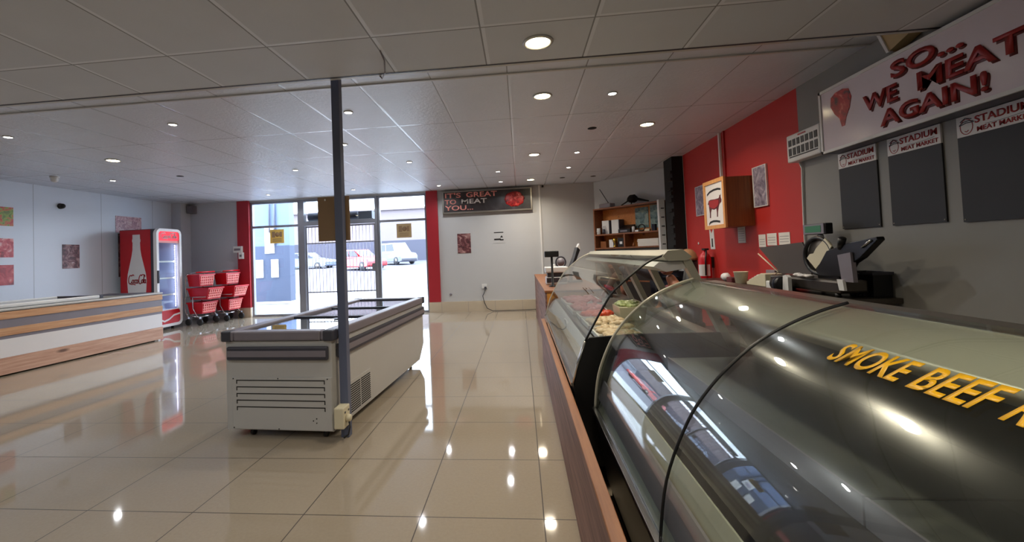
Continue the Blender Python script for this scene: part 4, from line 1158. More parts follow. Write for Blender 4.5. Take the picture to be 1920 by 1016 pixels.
MB().prism([(0.66, 6.3, ZT + 0.12), (0.70, 6.3, ZT + 0.12), (0.84, 6.3, ZT + 0.46), (0.805, 6.3, ZT + 0.50), (0.76, 6.3, ZT + 0.36)], (0, 0.34, 0)).build('screen', 'black', t, bevel=0.004)
MB().box(0.66, 0.86, 6.35, 6.6, ZT, ZT + 0.03).build('base', 'black', t, bevel=0.006)
MB().box(0.69, 0.73, 6.42, 6.5, ZT + 0.03, ZT + 0.22).build('stand', 'black', t)
MB().prism([(0.805, 6.29, ZT + 0.50), (0.83, 6.29, ZT + 0.55), (0.84, 6.29, ZT + 0.46)], (0, 0.2, 0)).build('card_slot', 'white_plastic', t)
t = thing('desk_fan', 'small round dark fan on the till counter beside the monitor', 'fan', (0.62, 6.95, ZT))
ringp = [(0.62 + 0.075 * math.cos(2 * PI * k / 20), 6.95, ZT + 0.28 + 0.085 * math.sin(2 * PI * k / 20)) for k in range(20)]
MB().tube(ringp, 0.012, 8, closed=True).build('guard', 'dark_plastic', t)
MB().lathe([(0.05, 0), (0.04, 0.02), (0.012, 0.03), (0.012, 0.2)], (0.62, 6.95, ZT)).build('stand', 'dark_plastic', t)
MB().lathe([(0.06, -0.012), (0.06, 0.012)], (0.62, 6.95, ZT + 0.28), 'Y', 16).build('blades', 'mid_plastic', t)
t = thing('spray_bottle', 'small clear blue spray bottle on the till counter', 'bottle', (0.5, 6.75, ZT))
MB().lathe([(0.03, 0), (0.033, 0.02), (0.033, 0.14), (0.014, 0.18)], (0.5, 6.75, ZT)).build('bottle', 'blue_cloth', t)
MB().lathe([(0.015, 0.18), (0.015, 0.22), (0.008, 0.26)], (0.5, 6.75, ZT)).build('nozzle', 'white_plastic', t)

# ================================================================== SHELF UNIT ON THE CORNER WALL
def SP(s, d, z):       # along the corner wall, out from it, height
    p = A + D * s + N * d
    return Vector((p.x, p.y, z))
def sbox(mb, s0, s1, d0, d1, z0, z1):
    return mb.obox(SP(s0, d0, z0), D * (s1 - s0), N * (d1 - d0), (0, 0, z1 - z0))
su = thing('shelf_unit', 'tall brown wooden shelf unit with pine back against the corner wall', 'shelf', SP(1.0, 0.15, 0))
for s0, s1 in ((0.20, 0.23), (1.70, 1.80)): sbox(MB(), s0, s1, 0.02, 0.30, 0, 2.12).build('side_panel', 'shelf_wood', su)
for z in (0.05, 0.62, 1.27, 1.55, 2.09): sbox(MB(), 0.23, 1.70, 0.02, 0.30, z, z + 0.028).build('shelf_board', 'shelf_wood', su)
sbox(MB(), 0.93, 0.96, 0.02, 0.30, 1.298, 1.55).build('divider', 'shelf_wood', su)
sbox(MB(), 0.23, 1.70, 0.004, 0.02, 0.05, 2.1).build('back_panel', 'shelf_back', su)
for s0, s1 in ((0.235, 0.962), (0.968, 1.695)):
    dd = sbox(MB(), s0, s1, 0.28, 0.298, 0.08, 1.262).build('cupboard_door', 'dark_door', su)
    sbox(MB(), s0 + 0.32, s0 + 0.40, 0.298, 0.31, 0.9, 0.915).build('handle', 'steel', dd)
def sthing(name, label, cat, s, d, z, group=None): return thing(name, label, cat, SP(s, d, z), 0, group)
ZS = 1.579
for k, (s0, lb_) in enumerate(((0.34, 'white box file on the upper shelf, the left one of two'), (0.58, 'white box file on the upper shelf, the right one of two'))):
    t = sthing('box_file', lb_, 'file', s0, 0.15, ZS, 'white box files on the upper shelf')
    sbox(MB(), s0, s0 + 0.17, 0.04, 0.20, ZS, ZS + 0.28).build('cover', 'white_plastic', t)
    sbox(MB(), s0 + 0.171, s0 + 0.188, 0.04, 0.20, ZS, ZS + 0.28).build('spine', 'dark_plastic', t)
t = sthing('mug', 'white mug standing left of the box files', 'mug', 0.27, 0.2, ZS)
p = SP(0.28, 0.245, ZS); MB().lathe([(0.03, 0), (0.036, 0.01), (0.036, 0.13)], p).build('cup', 'white_plastic', t)
MB().tube([p + N * 0.035 + Vector((0, 0, 0.10)), p + N * 0.055 + Vector((0, 0, 0.08)), p + N * 0.055 + Vector((0, 0, 0.05)), p + N * 0.034 + Vector((0, 0, 0.03))], 0.006, 6).build('handle', 'white_plastic', t)
t = sthing('pencil_pot', 'dark pencil pot in front of the left box file', 'pot', 0.42, 0.28, ZS)
p = SP(0.42, 0.255, ZS); MB().lathe([(0.03, 0), (0.03, 0.10)], p).build('pot', 'dark_plastic', t)
pp = MB()
for k in range(4): pp.tube([p + Vector((0.01 * (k - 1.5), 0, 0.05)), p + Vector((0.022 * (k - 1.5), 0.01, 0.17))], 0.004, 6)
pp.build('pencil', 'mid_plastic', t)
t = sthing('label_printer', 'black machine with sloping top in the middle of the upper shelf', 'printer', 0.9, 0.15, ZS)
a_ = MB(); a_.prism([SP(0.79, 0.08, ZS), SP(0.79, 0.27, ZS), SP(0.79, 0.27, ZS + 0.07), SP(0.79, 0.08, ZS + 0.16)], D * 0.27); a_.build('body', 'black', t)
sbox(MB(), 0.84, 1.0, 0.268, 0.275, ZS + 0.02, ZS + 0.05).build('slot', 'mid_plastic', t)
p = SP(1.13, 0.25, ZS); tag(MB().lathe([(0.028, 0), (0.028, 0.10), (0.02, 0.11)], p).build('white_jar', 'white_plastic'), 'small plain white jar on the upper shelf right of the black machine', 'jar')
t = sthing('headphones', 'black looped cable coil on the upper shelf beside the white jar', 'cable', 1.28, 0.2, ZS)
hc = SP(1.28, 0.2, ZS); MB().tube([hc + D * 0.07 * math.cos(2 * PI * k / 16) + Vector((0, 0, 0.075 + 0.06 * math.sin(2 * PI * k / 16))) for k in range(16)], 0.012, 8, closed=True).build('coil', 'black', t)
t.name = 'cable_coil'
for s0, w_, h_, mt, lb_, nm in ((1.19, 0.07, 0.035, 'white_plastic', 'little white packet on the upper shelf in front of the coil', 'packet'), (1.40, 0.10, 0.04, 'cream_plastic', 'flat cream packet on the upper shelf right of the coil', 'packet'), (1.55, 0.07, 0.12, 'navy_cloth', 'small dark blue box at the right end of the upper shelf', 'small_box')):
    tag(sbox(MB(), s0, s0 + w_, 0.23, 0.29, ZS, ZS + h_).build(nm, mt), lb_, 'packet')
t = sthing('wall_poster', 'green and blue poster at the top of the shelf unit, left one', 'poster', 1.05, 0.03, 1.68)
sbox(MB(), 1.03, 1.32, 0.021, 0.03, 1.66, 2.06).build('sheet', 'sea_poster', t)
t = sthing('wall_poster', 'green and blue poster at the top of the shelf unit, right one', 'poster', 1.38, 0.03, 1.66)
sbox(MB(), 1.36, 1.68, 0.021, 0.03, 1.64, 2.08).build('sheet', 'sea_poster', t)
Z2 = 1.299
t = sthing('trophy', 'gold trophy cup on the lower shelf', 'trophy', 0.66, 0.2, Z2)
p = SP(0.66, 0.22, Z2)
MB().lathe([(0.035, 0), (0.035, 0.03), (0.01, 0.04), (0.01, 0.08), (0.035, 0.11), (0.045, 0.18)], p).build('cup', 'bronze', t)
for s in (-1, 1): MB().tube([p + D * s * 0.04 + Vector((0, 0, 0.16)), p + D * s * 0.07 + Vector((0, 0, 0.14)), p + D * s * 0.035 + Vector((0, 0, 0.11))], 0.005, 6).build('handle', 'bronze', t)
tag(sbox(MB(), 0.50, 0.60, 0.1, 0.2, Z2, Z2 + 0.16).build('white_carton', 'white_plastic'), 'white carton on the lower shelf left of the trophy', 'carton')
tag(sbox(MB(), 0.28, 0.42, 0.06, 0.2, Z2, Z2 + 0.13).build('brown_box', 'box_side'), 'brown box at the left end of the lower shelf', 'box')
t = sthing('dark_case', 'dark box with a pale label on the lower shelf right of the trophy', 'box', 0.8, 0.15, Z2)
sbox(MB(), 0.74, 0.90, 0.08, 0.24, Z2, Z2 + 0.18).build('box', 'black', t); sbox(MB(), 0.79, 0.85, 0.24, 0.243, Z2 + 0.06, Z2 + 0.11).build('label_patch', 'white_plastic', t)
t = sthing('paper_stack', 'broad stack of white papers on the lower right shelf', 'paper', 1.4, 0.15, Z2)
for k in range(5): sbox(MB(), 1.22 + random.uniform(-0.01, 0.01), 1.66, 0.06, 0.27, Z2 + k * 0.028, Z2 + k * 0.028 + 0.026).build('bundle', 'paper', t)
p = SP(1.10, 0.22, Z2); tag(MB().lathe([(0.022, 0), (0.03, 0.03), (0.012, 0.06), (0.012, 0.08)], p).build('small_bottle', 'box_side'), 'small brown bottle on the lower right shelf beside the papers', 'bottle')
ZTp = 2.119
t = sthing('wifi_router', 'grey box with aerial on top of the shelf unit, left end', 'router', 0.45, 0.15, ZTp)
sbox(MB(), 0.34, 0.62, 0.10, 0.27, ZTp, ZTp + 0.09).build('case', 'mid_plastic', t, bevel=0.012)
MB().tube([SP(0.5, 0.15, ZTp + 0.09), SP(0.28, 0.15, ZTp + 0.42)], 0.008, 6).build('aerial', 'dark_plastic', t)
t = sthing('tripod_gadget', 'black lumpy object with thin legs on top of the shelf unit', 'gadget', 1.1, 0.15, ZTp)
m = MB(); m.blob(SP(1.08, 0.16, ZTp + 0.12), 0.11, 0.1, 0.08, 12, 8, 0.12); m.build('body', 'matt_black', t)
m = MB(); m.tube([SP(1.0, 0.16, ZTp + 0.1), SP(0.84, 0.2, ZTp + 0.01)], 0.013, 6); m.build('leg', 'matt_black', t)
m = MB(); m.tube([SP(1.12, 0.16, ZTp + 0.12), SP(1.46, 0.2, ZTp + 0.03)], [0.035, 0.012], 6); m.build('leg', 'matt_black', t)
m = MB(); m.tube([SP(1.08, 0.16, ZTp + 0.1), SP(1.1, 0.24, ZTp + 0.008)], 0.013, 6); m.build('leg', 'matt_black', t)

# ================================================================== RIGHT WALL THINGS
def rwall(mb, y0, y1, z0, z1, x=RX, th=0.01): return mb.box(x - th, x - 0.001, y1, y0, z0, z1)
# big sign: leaning forward off the wall
bs = thing('wall_sign', 'large pale sign with red SO WE MEAT AGAIN lettering on the right wall', 'sign', (2.62, 2.8, 2.0))
SX = 2.56; Y0s, Y1s, Z0s, Z1s = 3.93, 1.62, 1.99, 2.51
MB().box(SX, RX - 0.001, Y1s, Y0s, Z0s, Z1s).build('box', 'alu_dark', bs)
MB().box(SX - 0.004, SX + 0.001, Y1s + 0.025, Y0s - 0.025, Z0s + 0.022, Z1s - 0.022).build('face', 'sign_face', bs)
fm = MB()
fm.box(SX - 0.012, SX + 0.004, Y1s, Y0s, Z0s, Z0s + 0.022); fm.box(SX - 0.012, SX + 0.004, Y1s, Y0s, Z1s - 0.022, Z1s); fm.box(SX - 0.012, SX + 0.004, Y0s - 0.022, Y0s, Z0s, Z1s); fm.box(SX - 0.012, SX + 0.004, Y1s, Y1s + 0.022, Z0s, Z1s)
fm.build('frame', 'white_plastic', bs)
def big(txt, ya, yb, z0, z1):
    x = SX - 0.004
    letters('letter_shadow', txt, (x, ya - 0.012, z0 - 0.014), (0, yb - ya, 0), (0, 0, z1 - z0), (-0.003, 0, 0), 'dark_print', bs, bold=0.028)
    letters('lettering', txt, (x - 0.003, ya, z0), (0, yb - ya, 0), (0, 0, z1 - z0), (-0.006, 0, 0), 'red_print', bs, bold=0.025)
big('SO...', 3.21, 2.72, 2.345, 2.455)
big('WE', 3.46, 3.17, 2.195, 2.31); big('MEAT', 3.02, 2.42, 2.195, 2.31)
big('AGAIN!', 3.32, 2.61, 2.05, 2.16)
# plain cut of meat on the sign
ct = [(3.79, 2.42), (3.74, 2.445), (3.66, 2.45), (3.60, 2.43), (3.575, 2.36), (3.60, 2.28), (3.64, 2.22), (3.66, 2.16), (3.69, 2.16), (3.71, 2.23), (3.76, 2.28), (3.80, 2.35)]
MB().prism([(SX - 0.004, y, z) for y, z in ct], (-0.003, 0, 0)).build('meat_picture', 'steak', bs)
# boards
def board(label, ya, yb, zb):
    t = thing('price_board', label, 'board', (RX - 0.01, (ya + yb) / 2, zb), 0, 'black price boards on the right wall')
    MB().box(RX - 0.012, RX - 0.001, yb, ya, zb, 1.862).build('panel', 'chalk', t)
    h = MB().box(RX - 0.013, RX - 0.001, yb, ya, 1.862, 1.985).build('header', 'white_print', t)
    x = RX - 0.013; L_ = ya - yb; sg_ = L_ / 0.40
    letters('header_lettering', 'STADIUM', (x, ya - 0.105 * sg_, 1.925), (0, -0.275 * sg_, 0), (0, 0, 0.043), (-0.002, 0, 0), 'red_print', h, bold=0.02)
    letters('header_lettering', 'MEAT MARKET', (x, ya - 0.115 * sg_, 1.875), (0, -0.27 * sg_, 0), (0, 0, 0.027), (-0.002, 0, 0), 'red_print', h, bold=0.02)
    m = MB()
    o_ = (x, ya - 0.015, 1.873); u_ = (0, -0.085 * sg_, 0); v_ = (0, 0, 0.10)
    strokes(m, [arc(0.5, 0.45, 0.42, 0.45, 0, 360, 18), [(0.38, 0.2), (0.5, 0.14), (0.62, 0.22)]], o_, u_, v_, (-0.0015, 0, 0), 0.004)
    m.build('emblem', 'red_print', h)
    m = MB(); strokes(m, [[(0.06, 0.62), (0.3, 0.76), (0.7, 0.78), (0.96, 0.70)], [(0.04, 0.58), (0.5, 0.68), (0.98, 0.64)], [(0.12, 0.80), (0.45, 0.97), (0.85, 0.86)]], o_, u_, v_, (-0.002, 0, 0), 0.005); m.build('emblem_cap', 'black_print', h)
    m = MB(); strokes(m, [[(0.0, 0.1), (0.35, -0.1), (0.6, 0.05), (1.0, 0.5)]], (x, ya - 0.16 * sg_, 1.907), (0, -0.2 * sg_, 0), (0, 0, 0.012), (-0.0015, 0, 0), 0.0018); m.build('flourish', 'black_print', h)
    sc2 = MB()
    for y in (ya - 0.012, yb + 0.012): sc2.lathe([(0.005, 0), (0.004, -0.002)], (RX - 0.012, y, zb + 0.015), 'X', 8)
    sc2.build('screw', 'steel', t)
board('black price board with red and white header, the one nearest the red wall', 3.95, 3.56, 1.36)
board('black price board with red and white header, middle of the three', 3.455, 3.05, 1.36)
board('black price board with red and white header, nearest the camera', 2.945, 2.53, 1.35)
# insect killer
ik = thing('wall_unit', 'white wall unit with dark slotted grid left of the big sign', 'wall unit', (2.62, 4.24, 2.02))
MB().box(2.60, RX - 0.001, 4.02, 4.49, 2.025, 2.285).build('case', 'white_plastic', ik, bevel=0.012)
rows = [(2.175, 2.235), (2.085, 2.155)]
for k in range(7):
    for z0, z1 in rows:
        y = 4.455 - k * 0.061
        MB().box(2.597, 2.602, y - 0.042, y, z0, z1).build('slot', 'black_print', ik)
MB().box(2.597, 2.602, 4.05, 4.45, 2.066, 2.076).build('lower_slot', 'black_print', ik)
MB().box(2.597, 2.602, 4.2, 4.31, 2.252, 2.266).build('name_strip', 'red_print', ik)
tag(MB().tube([(2.68, 4.44, 2.02), (2.685, 4.42, 1.96), (2.687, 4.43, 1.85), (2.688, 4.45, 1.40), (2.688, 4.45, 1.0)], 0.008, 6).build('wall_cable', 'white_plastic'), 'pale cable running down the wall from the white slotted unit', 'cable')
# bracket at the ceiling step
bk = thing('ceiling_bracket', 'small white and tan bracket under the ceiling above the big sign', 'bracket', (2.6, 3.3, 2.6))
MB().prism([(2.60, 3.36, 2.74), (2.60, 3.12, 2.74), (2.60, 3.12, 2.61), (2.60, 3.28, 2.56)], (0.08, 0, 0)).build('bracket', 'tan_card', bk)
MB().prism([(2.59, 3.37, 2.742), (2.59, 3.345, 2.742), (2.59, 3.265, 2.555), (2.59, 3.285, 2.555)], (0.03, 0, 0)).build('edge', 'white_plastic', bk)
# wooden lightbox with cow
lb0 = thing('cow_lightbox', 'wooden box sign with a red cow on its face, on the red wall', 'sign', (2.55, 5.6, 1.48))
BX = 2.37
MB().box(BX + 0.02, RX - 0.001, 5.33, 5.88, 1.475, 2.055).build('box', 'box_side', lb0)
fm = MB(); fm.box(BX, BX + 0.025, 5.32, 5.365, 1.465, 2.065); fm.box(BX, BX + 0.025, 5.845, 5.89, 1.465, 2.065); fm.box(BX, BX + 0.025, 5.365, 5.845, 1.465, 1.51); fm.box(BX, BX + 0.025, 5.365, 5.845, 2.02, 2.065)
fm.build('face_frame', 'box_wood', lb0)
fc = MB().box(BX + 0.012, BX + 0.02, 5.365, 5.845, 1.51, 2.02).build('face', 'white_print', lb0)
cow = [(0.14, 0.62), (0.10, 0.55), (0.12, 0.52), (0.16, 0.56), (0.17, 0.40), (0.20, 0.20), (0.19, 0.02), (0.25, 0.02), (0.27, 0.22), (0.33, 0.34), (0.48, 0.30), (0.62, 0.33), (0.64, 0.18), (0.63, 0.02), (0.69, 0.02), (0.71, 0.2), (0.76, 0.36), (0.80, 0.44), (0.86, 0.50), (0.93, 0.52), (0.95, 0.60), (0.90, 0.72), (0.93, 0.82), (0.88, 0.76), (0.84, 0.80), (0.83, 0.72), (0.78, 0.68), (0.55, 0.68), (0.3, 0.70), (0.18, 0.68)]
cx0, cz0 = 5.835, 1.60
body_pts = [(BX + 0.012, cx0 - 0.445 * a, cz0 + 0.33 * b) for a, b in cow]
MB().prism(body_pts, (-0.002, 0, 0)).build('cow_picture', 'dark_print', fc)
MB().prism([(BX + 0.010, cx0 - 0.445 * a, cz0 + 0.33 * b) for a, b in ((0.19, 0.66), (0.2, 0.45), (0.34, 0.38), (0.5, 0.34), (0.65, 0.38), (0.76, 0.46), (0.79, 0.62), (0.55, 0.66))], (-0.002, 0, 0)).build('cow_patch', 'red_print', fc)
for nm_, pts_ in (('top', [(0.08, 0.90), (0.25, 0.99), (0.5, 1.03), (0.75, 1.03), (0.92, 0.99)]), ('low', [(0.12, -0.22), (0.2, -0.15), (0.4, -0.12), (0.6, -0.13), (0.8, -0.17)])):
    m = MB(); m.prism([(BX + 0.012, cx0 - 0.445 * a, cz0 + 0.33 * b + 0.012) for a, b in pts_] + [(BX + 0.012, cx0 - 0.445 * a, cz0 + 0.33 * b - 0.012) for a, b in reversed(pts_)], (-0.002, 0, 0)); m.build('print_band', 'black_print', fc)
tag(MB().box(2.672, 2.699, 6.05, 6.085, 2.06, HF).build('wall_conduit', 'white_plastic'), 'white conduit running up the red wall from the cow box to the ceiling', 'conduit')
tag(MB().box(2.682, 2.699, 5.95, 5.99, 2.06, HF).build('wall_conduit', 'red_print'), 'dark red conduit beside the white one above the cow box', 'conduit')
t = thing('wall_poster', 'tall mauve meat poster on the red wall right of the cow box', 'poster', (RX - 0.02, 5.16, 1.67))
MB().box(RX - 0.02, RX - 0.001, 5.02, 5.30, 1.675, 2.13).build('board', 'white_plastic', t); MB().box(RX - 0.022, RX - 0.0195, 5.035, 5.275, 1.685, 2.12).build('picture', 'food_f', t)
t = thing('wall_poster', 'narrow mauve poster on the red wall half hidden by the cow box', 'poster', (RX - 0.02, 6.8, 1.7))
MB().box(RX - 0.02, RX - 0.001, 6.55, 6.95, 1.71, 2.15).build('board', 'white_plastic', t); MB().box(RX - 0.022, RX - 0.0195, 6.57, 6.93, 1.72, 2.14).build('picture', 'food_f', t)
def sheet(label, y0, y1, z0, z1, tilt=0.0):
    t = thing('wall_notice', label, 'notice', (RX - 0.004, (y0 + y1) / 2, z0), 0, 'white papers on the red wall')
    MB().prism([(RX - 0.005, y0, z0), (RX - 0.005, y1, z0), (RX - 0.005, y1, z1), (RX - 0.005, y0, z1)], (0.004, 0, 0)).build('sheet', 'paper', t)
    m = MB(); n = int((z1 - z0) / 0.028)
    for k in range(1, n): m.box(RX - 0.0065, RX - 0.0049, y1 + 0.02 if y1 < y0 else y0 + 0.02, (y0 if y1 < y0 else y1) - 0.02, z0 + k * 0.028, z0 + k * 0.028 + 0.004)
    m.build('print', 'mid_plastic', t)
sheet('tall white printed sheet on the red wall under the cow box, near corner', 5.74, 5.56, 1.28, 1.60)
sheet('small white paper low on the red wall, farthest of the row of three', 5.27, 5.13, 1.225, 1.365)
sheet('white paper low on the red wall, middle of the row of three', 5.10, 4.92, 1.24, 1.37)
sheet('white paper low on the red wall, nearest the grey wall in the row of three', 4.88, 4.69, 1.245, 1.37)
t = thing('wall_strip', 'narrow white strip with a dark slot hanging under the cow box', 'sign', (RX - 0.006, 6.49, 1.2))
MB().prism([(RX - 0.006, 6.56, 1.51), (RX - 0.006, 6.54, 1.21), (RX - 0.006, 6.40, 1.21), (RX - 0.006, 6.42, 1.51), (RX - 0.006, 6.49, 1.43)], (0.005, 0, 0)).build('strip', 'white_plastic', t)
MB().box(RX - 0.0075, RX - 0.0058, 6.455, 6.495, 1.24, 1.36).build('slot', 'black_print', t)
tag(MB().blob((RX - 0.008, 6.95, 1.30), 0.008, 0.02, 0.02, 10, 6).build('wall_hook', 'white_plastic'), 'tiny white hook on the red wall left of the white strip', 'hook')
# fire extinguisher
fe = thing('fire_extinguisher', 'red fire extinguisher with white label hung on the red wall', 'fire extinguisher', (2.58, 6.5, 0.75))
MB().lathe([(0.02, 0), (0.07, 0.01), (0.082, 0.04), (0.082, 0.36), (0.06, 0.42), (0.028, 0.45), (0.026, 0.48)], (2.59, 6.5, 0.72), 'Z', 22).build('cylinder', 'red_plastic', fe)
lbp = MB()
for k in range(10):
    a0, a1 = math.radians(165 + k * 13), math.radians(165 + (k + 1) * 13)
    lbp.prism([(2.59 + 0.083 * math.cos(a0), 6.5 + 0.083 * math.sin(a0), 0.84), (2.59 + 0.083 * math.cos(a1), 6.5 + 0.083 * math.sin(a1), 0.84), (2.59 + 0.083 * math.cos(a1), 6.5 + 0.083 * math.sin(a1), 1.0), (2.59 + 0.083 * math.cos(a0), 6.5 + 0.083 * math.sin(a0), 1.0)], (-0.001, -0.002, 0))
lbp.build('label_band', 'white_print', fe)
MB().box(2.56, 2.62, 6.42, 6.52, 1.20, 1.225).build('handle', 'black', fe, bevel=0.004)
MB().tube([(2.59, 6.44, 1.2), (2.57, 6.39, 1.18), (2.55, 6.38, 1.05), (2.55, 6.39, 0.85)], 0.011, 8).build('hose', 'black', fe)
MB().box(2.66, RX - 0.001, 6.46, 6.54, 0.95, 1.1).build('bracket', 'black', fe)

# ================================================================== BACK COUNTER
bc = thing('back_counter', 'dark steel back counter along the right wall under the price boards', 'counter', (2.45, 4.6, 0))
MB().box(2.19, RX - 0.002, 3.42, 6.0, 0.80, 0.84).build('top', 'dark_steel', bc, bevel=0.004)
MB().box(2.26, 2.66, 3.46, 5.96, 0.2, 0.23).build('under_shelf', 'dark_steel', bc)
for x in (2.25, 2.63):
    for y in (3.46, 4.6, 5.92): MB().box(x, x + 0.04, y, y + 0.04, 0, 0.80).build('leg', 'dark_steel', bc)
ZC = 0.841
# slicer
sl = thing('meat_slicer', 'dark meat slicer with round blade and sloping carriage on the back counter', 'slicer', (2.4, 3.9, ZC))
MB().box(2.335, 2.54, 3.5, 4.42, ZC + 0.03, 0.97).build('base', 'dark_steel', sl, bevel=0.02)
for x in (2.36, 2.51):
    for y in (3.56, 4.36): MB().cyl((x, y, ZC), 0.02, 0.03, 'Z', 10).build('foot', 'black', sl)
MB().prism([(2.38, 4.66, 1.225), (2.38, 3.98, 1.265), (2.41, 3.92, 1.10), (2.45, 4.0, 0.985), (2.45, 4.44, 0.975)], (0.012, 0, 0)).build('receiving_plate', 'plate_grey', sl)
MB().tube([(2.375, 4.67, 1.165), (2.43, 4.44, 0.99), (2.40, 4.52, 0.93)], 0.006, 6).build('plate_edge', 'cream_plastic', sl)
bc_y, bc_z, rb = 3.80, 1.15, 0.145
MB().tube([(2.39, bc_y + (rb + 0.02) * math.cos(2 * PI * k / 30), bc_z + rb * math.sin(2 * PI * k / 30)) for k in range(30)], 0.017, 8, closed=True).build('blade_guard', 'black', sl)
MB().lathe([(0.135, -0.004), (0.138, 0), (0.135, 0.004)], (2.40, bc_y, bc_z), 'X', 30).build('blade', 'dark_steel', sl)
MB().prism([(2.375, 3.92, 1.13), (2.375, 3.88, 1.165), (2.375, 3.835, 1.17), (2.375, 3.80, 1.21), (2.375, 3.69, 1.29), (2.375, 3.62, 1.225), (2.375, 3.74, 1.11), (2.375, 3.82, 1.045)], (0.012, 0, 0)).build('gauge_plate', 'cream_plastic', sl)
MB().prism([(2.36, 3.72, 1.12), (2.36, 3.66, 1.19), (2.36, 3.45, 1.245), (2.36, 3.17, 1.285), (2.36, 3.16, 1.262), (2.36, 3.32, 1.14), (2.36, 3.40, 1.10), (2.36, 3.48, 1.0), (2.36, 3.76, 0.99), (2.36, 3.80, 1.03)], (0.05, 0, 0)).build('carriage', 'black_steel', sl, bevel=0.006)
MB().tube([(2.355, 3.29, 1.215), (2.355, 3.21, 1.262)], 0.008, 8).build('carriage_bar', 'chrome', sl)
MB().tube([(2.37, 3.52, 1.21), (2.35, 3.465, 1.28)], [0.022, 0.026], 12).build('knob', 'black', sl)
MB().prism([(2.345, 3.52, 1.16), (2.345, 3.39, 1.18), (2.345, 3.375, 0.965), (2.345, 3.49, 0.965)], (0.03, 0, 0)).build('carriage_arm', 'mid_plastic', sl)
MB().box(2.37, 2.52, 3.55, 3.8, 0.965, 1.02).build('motor_housing', 'black_steel', sl, bevel=0.012)
MB().prism([(2.33, 3.52, 0.98), (2.33, 3.50, 0.90), (2.33, 3.45, 0.90), (2.33, 3.46, 0.98)], (0.02, 0, 0)).build('lever', 'white_plastic', sl)
t = thing('black_crate', 'dark open crate on the back counter behind the slicer arm', 'crate', (2.6, 3.6, ZC))
x0_, x1_, y0_, y1_ = 2.55, 2.68, 3.48, 3.72
m = MB(); m.box(x0_, x0_ + 0.01, y0_, y1_, ZC, 1.02); m.box(x1_ - 0.01, x1_, y0_, y1_, ZC, 1.02); m.box(x0_ + 0.01, x1_ - 0.01, y0_, y0_ + 0.01, ZC, 1.02); m.box(x0_ + 0.01, x1_ - 0.01, y1_ - 0.01, y1_, ZC, 1.02); m.box(x0_ + 0.01, x1_ - 0.01, y0_ + 0.01, y1_ - 0.01, ZC, ZC + 0.012)
m.build('tub', 'black', t); m = MB(); m.box(x0_ - 0.008, x1_ + 0.008, y0_ - 0.008, y0_, 1.005, 1.025); m.box(x0_ - 0.008, x1_ + 0.008, y1_, y1_ + 0.008, 1.005, 1.025); m.box(x0_ - 0.008, x0_, y0_, y1_, 1.005, 1.025); m.box(x1_, x1_ + 0.008, y0_, y1_, 1.005, 1.025); m.build('rim', 'dark_plastic', t)
t = thing('cloth_rag', 'crumpled white cloth lying on the slicer base', 'cloth', (2.32, 3.86, 0.972))
m = MB()
for k in range(12): m.blob((2.315 + random.uniform(-0.015, 0.02), 3.80 + k * 0.016, 0.985 + random.uniform(0, 0.012)), 0.028, 0.025, 0.013, 8, 5, 0.3)
m.build('cloth', 'white_print', t)
# scale with green display
t = thing('display_scale', 'scale display with a green screen raised on a pole before the grey wall', 'scale', (2.6, 4.1, ZC))
MB().box(2.52, 2.582, 3.90, 4.18, 1.325, 1.418).build('display_head', 'black', t, bevel=0.008)
MB().box(2.513, 2.521, 3.91, 4.175, 1.33, 1.415).build('bezel', 'mid_plastic', t); MB().box(2.510, 2.514, 3.945, 4.145, 1.345, 1.40).build('screen', 'green_screen', t)
MB().cyl((2.562, 4.04, ZC), 0.015, 0.49, 'Z', 10).build('pole', 'steel', t)
MB().cyl((2.615, 4.04, ZC), 0.07, 0.012, 'Z', 16).build('foot', 'steel', t)
MB().blob((2.56, 4.02, 1.31), 0.02, 0.025, 0.02, 10, 6).build('joint', 'white_plastic', t)
# counter clutter
t = thing('tape_dispenser', 'black tape dispenser with blue and white roll on the back counter', 'dispenser', (2.3, 4.6, ZC))
MB().lathe([(0.055, 0), (0.062, 0.006), (0.062, 0.10), (0.055, 0.106)], (2.262, 4.07, ZC + 0.066), 'Y', 20).build('roll', 'black', t)
MB().lathe([(0.064, 0.035), (0.064, 0.06)], (2.262, 4.07, ZC + 0.066), 'Y', 20).build('blue_band', 'navy_cloth', t)
MB().box(2.22, 2.30, 4.19, 4.27, ZC, ZC + 0.085).build('white_end', 'white_plastic', t, bevel=0.01)
MB().prism([(2.25, 3.98, ZC), (2.25, 3.98, ZC + 0.13), (2.25, 4.01, ZC + 0.15), (2.25, 4.05, ZC + 0.14), (2.25, 4.065, ZC)], (0.03, 0, 0)).build('white_arm', 'white_plastic', t)
t = thing('label_machine', 'cream desk machine with sloping keypad on the back counter', 'machine', (2.4, 4.9, ZC))
MB().prism([(2.36, 4.90, ZC), (2.36, 4.54, ZC), (2.36, 4.54, ZC + 0.125), (2.36, 4.62, ZC + 0.13), (2.36, 4.90, ZC + 0.03)], (0.16, 0, 0)).build('body', 'cream_plastic', t, bevel=0.006)
kp = MB()
for i in range(4):
    for j in range(4): kp.prism([(2.372 + j * 0.035, 4.87 - i * 0.05, ZC + 0.043 + i * 0.018), (2.40 + j * 0.035, 4.87 - i * 0.05, ZC + 0.043 + i * 0.018), (2.40 + j * 0.035, 4.84 - i * 0.05, ZC + 0.054 + i * 0.018), (2.372 + j * 0.035, 4.84 - i * 0.05, ZC + 0.054 + i * 0.018)], (0, 0.003, 0.008))
kp.build('keypad', 'paper', t)
MB().box(2.53, 2.64, 4.69, 4.85, ZC + 0.001, ZC + 0.15).build('printer_back', 'mid_plastic', t, bevel=0.006)
t = thing('white_bowl', 'off-white tub on the back counter left of the cream machine', 'tub', (2.36, 5.0, ZC))
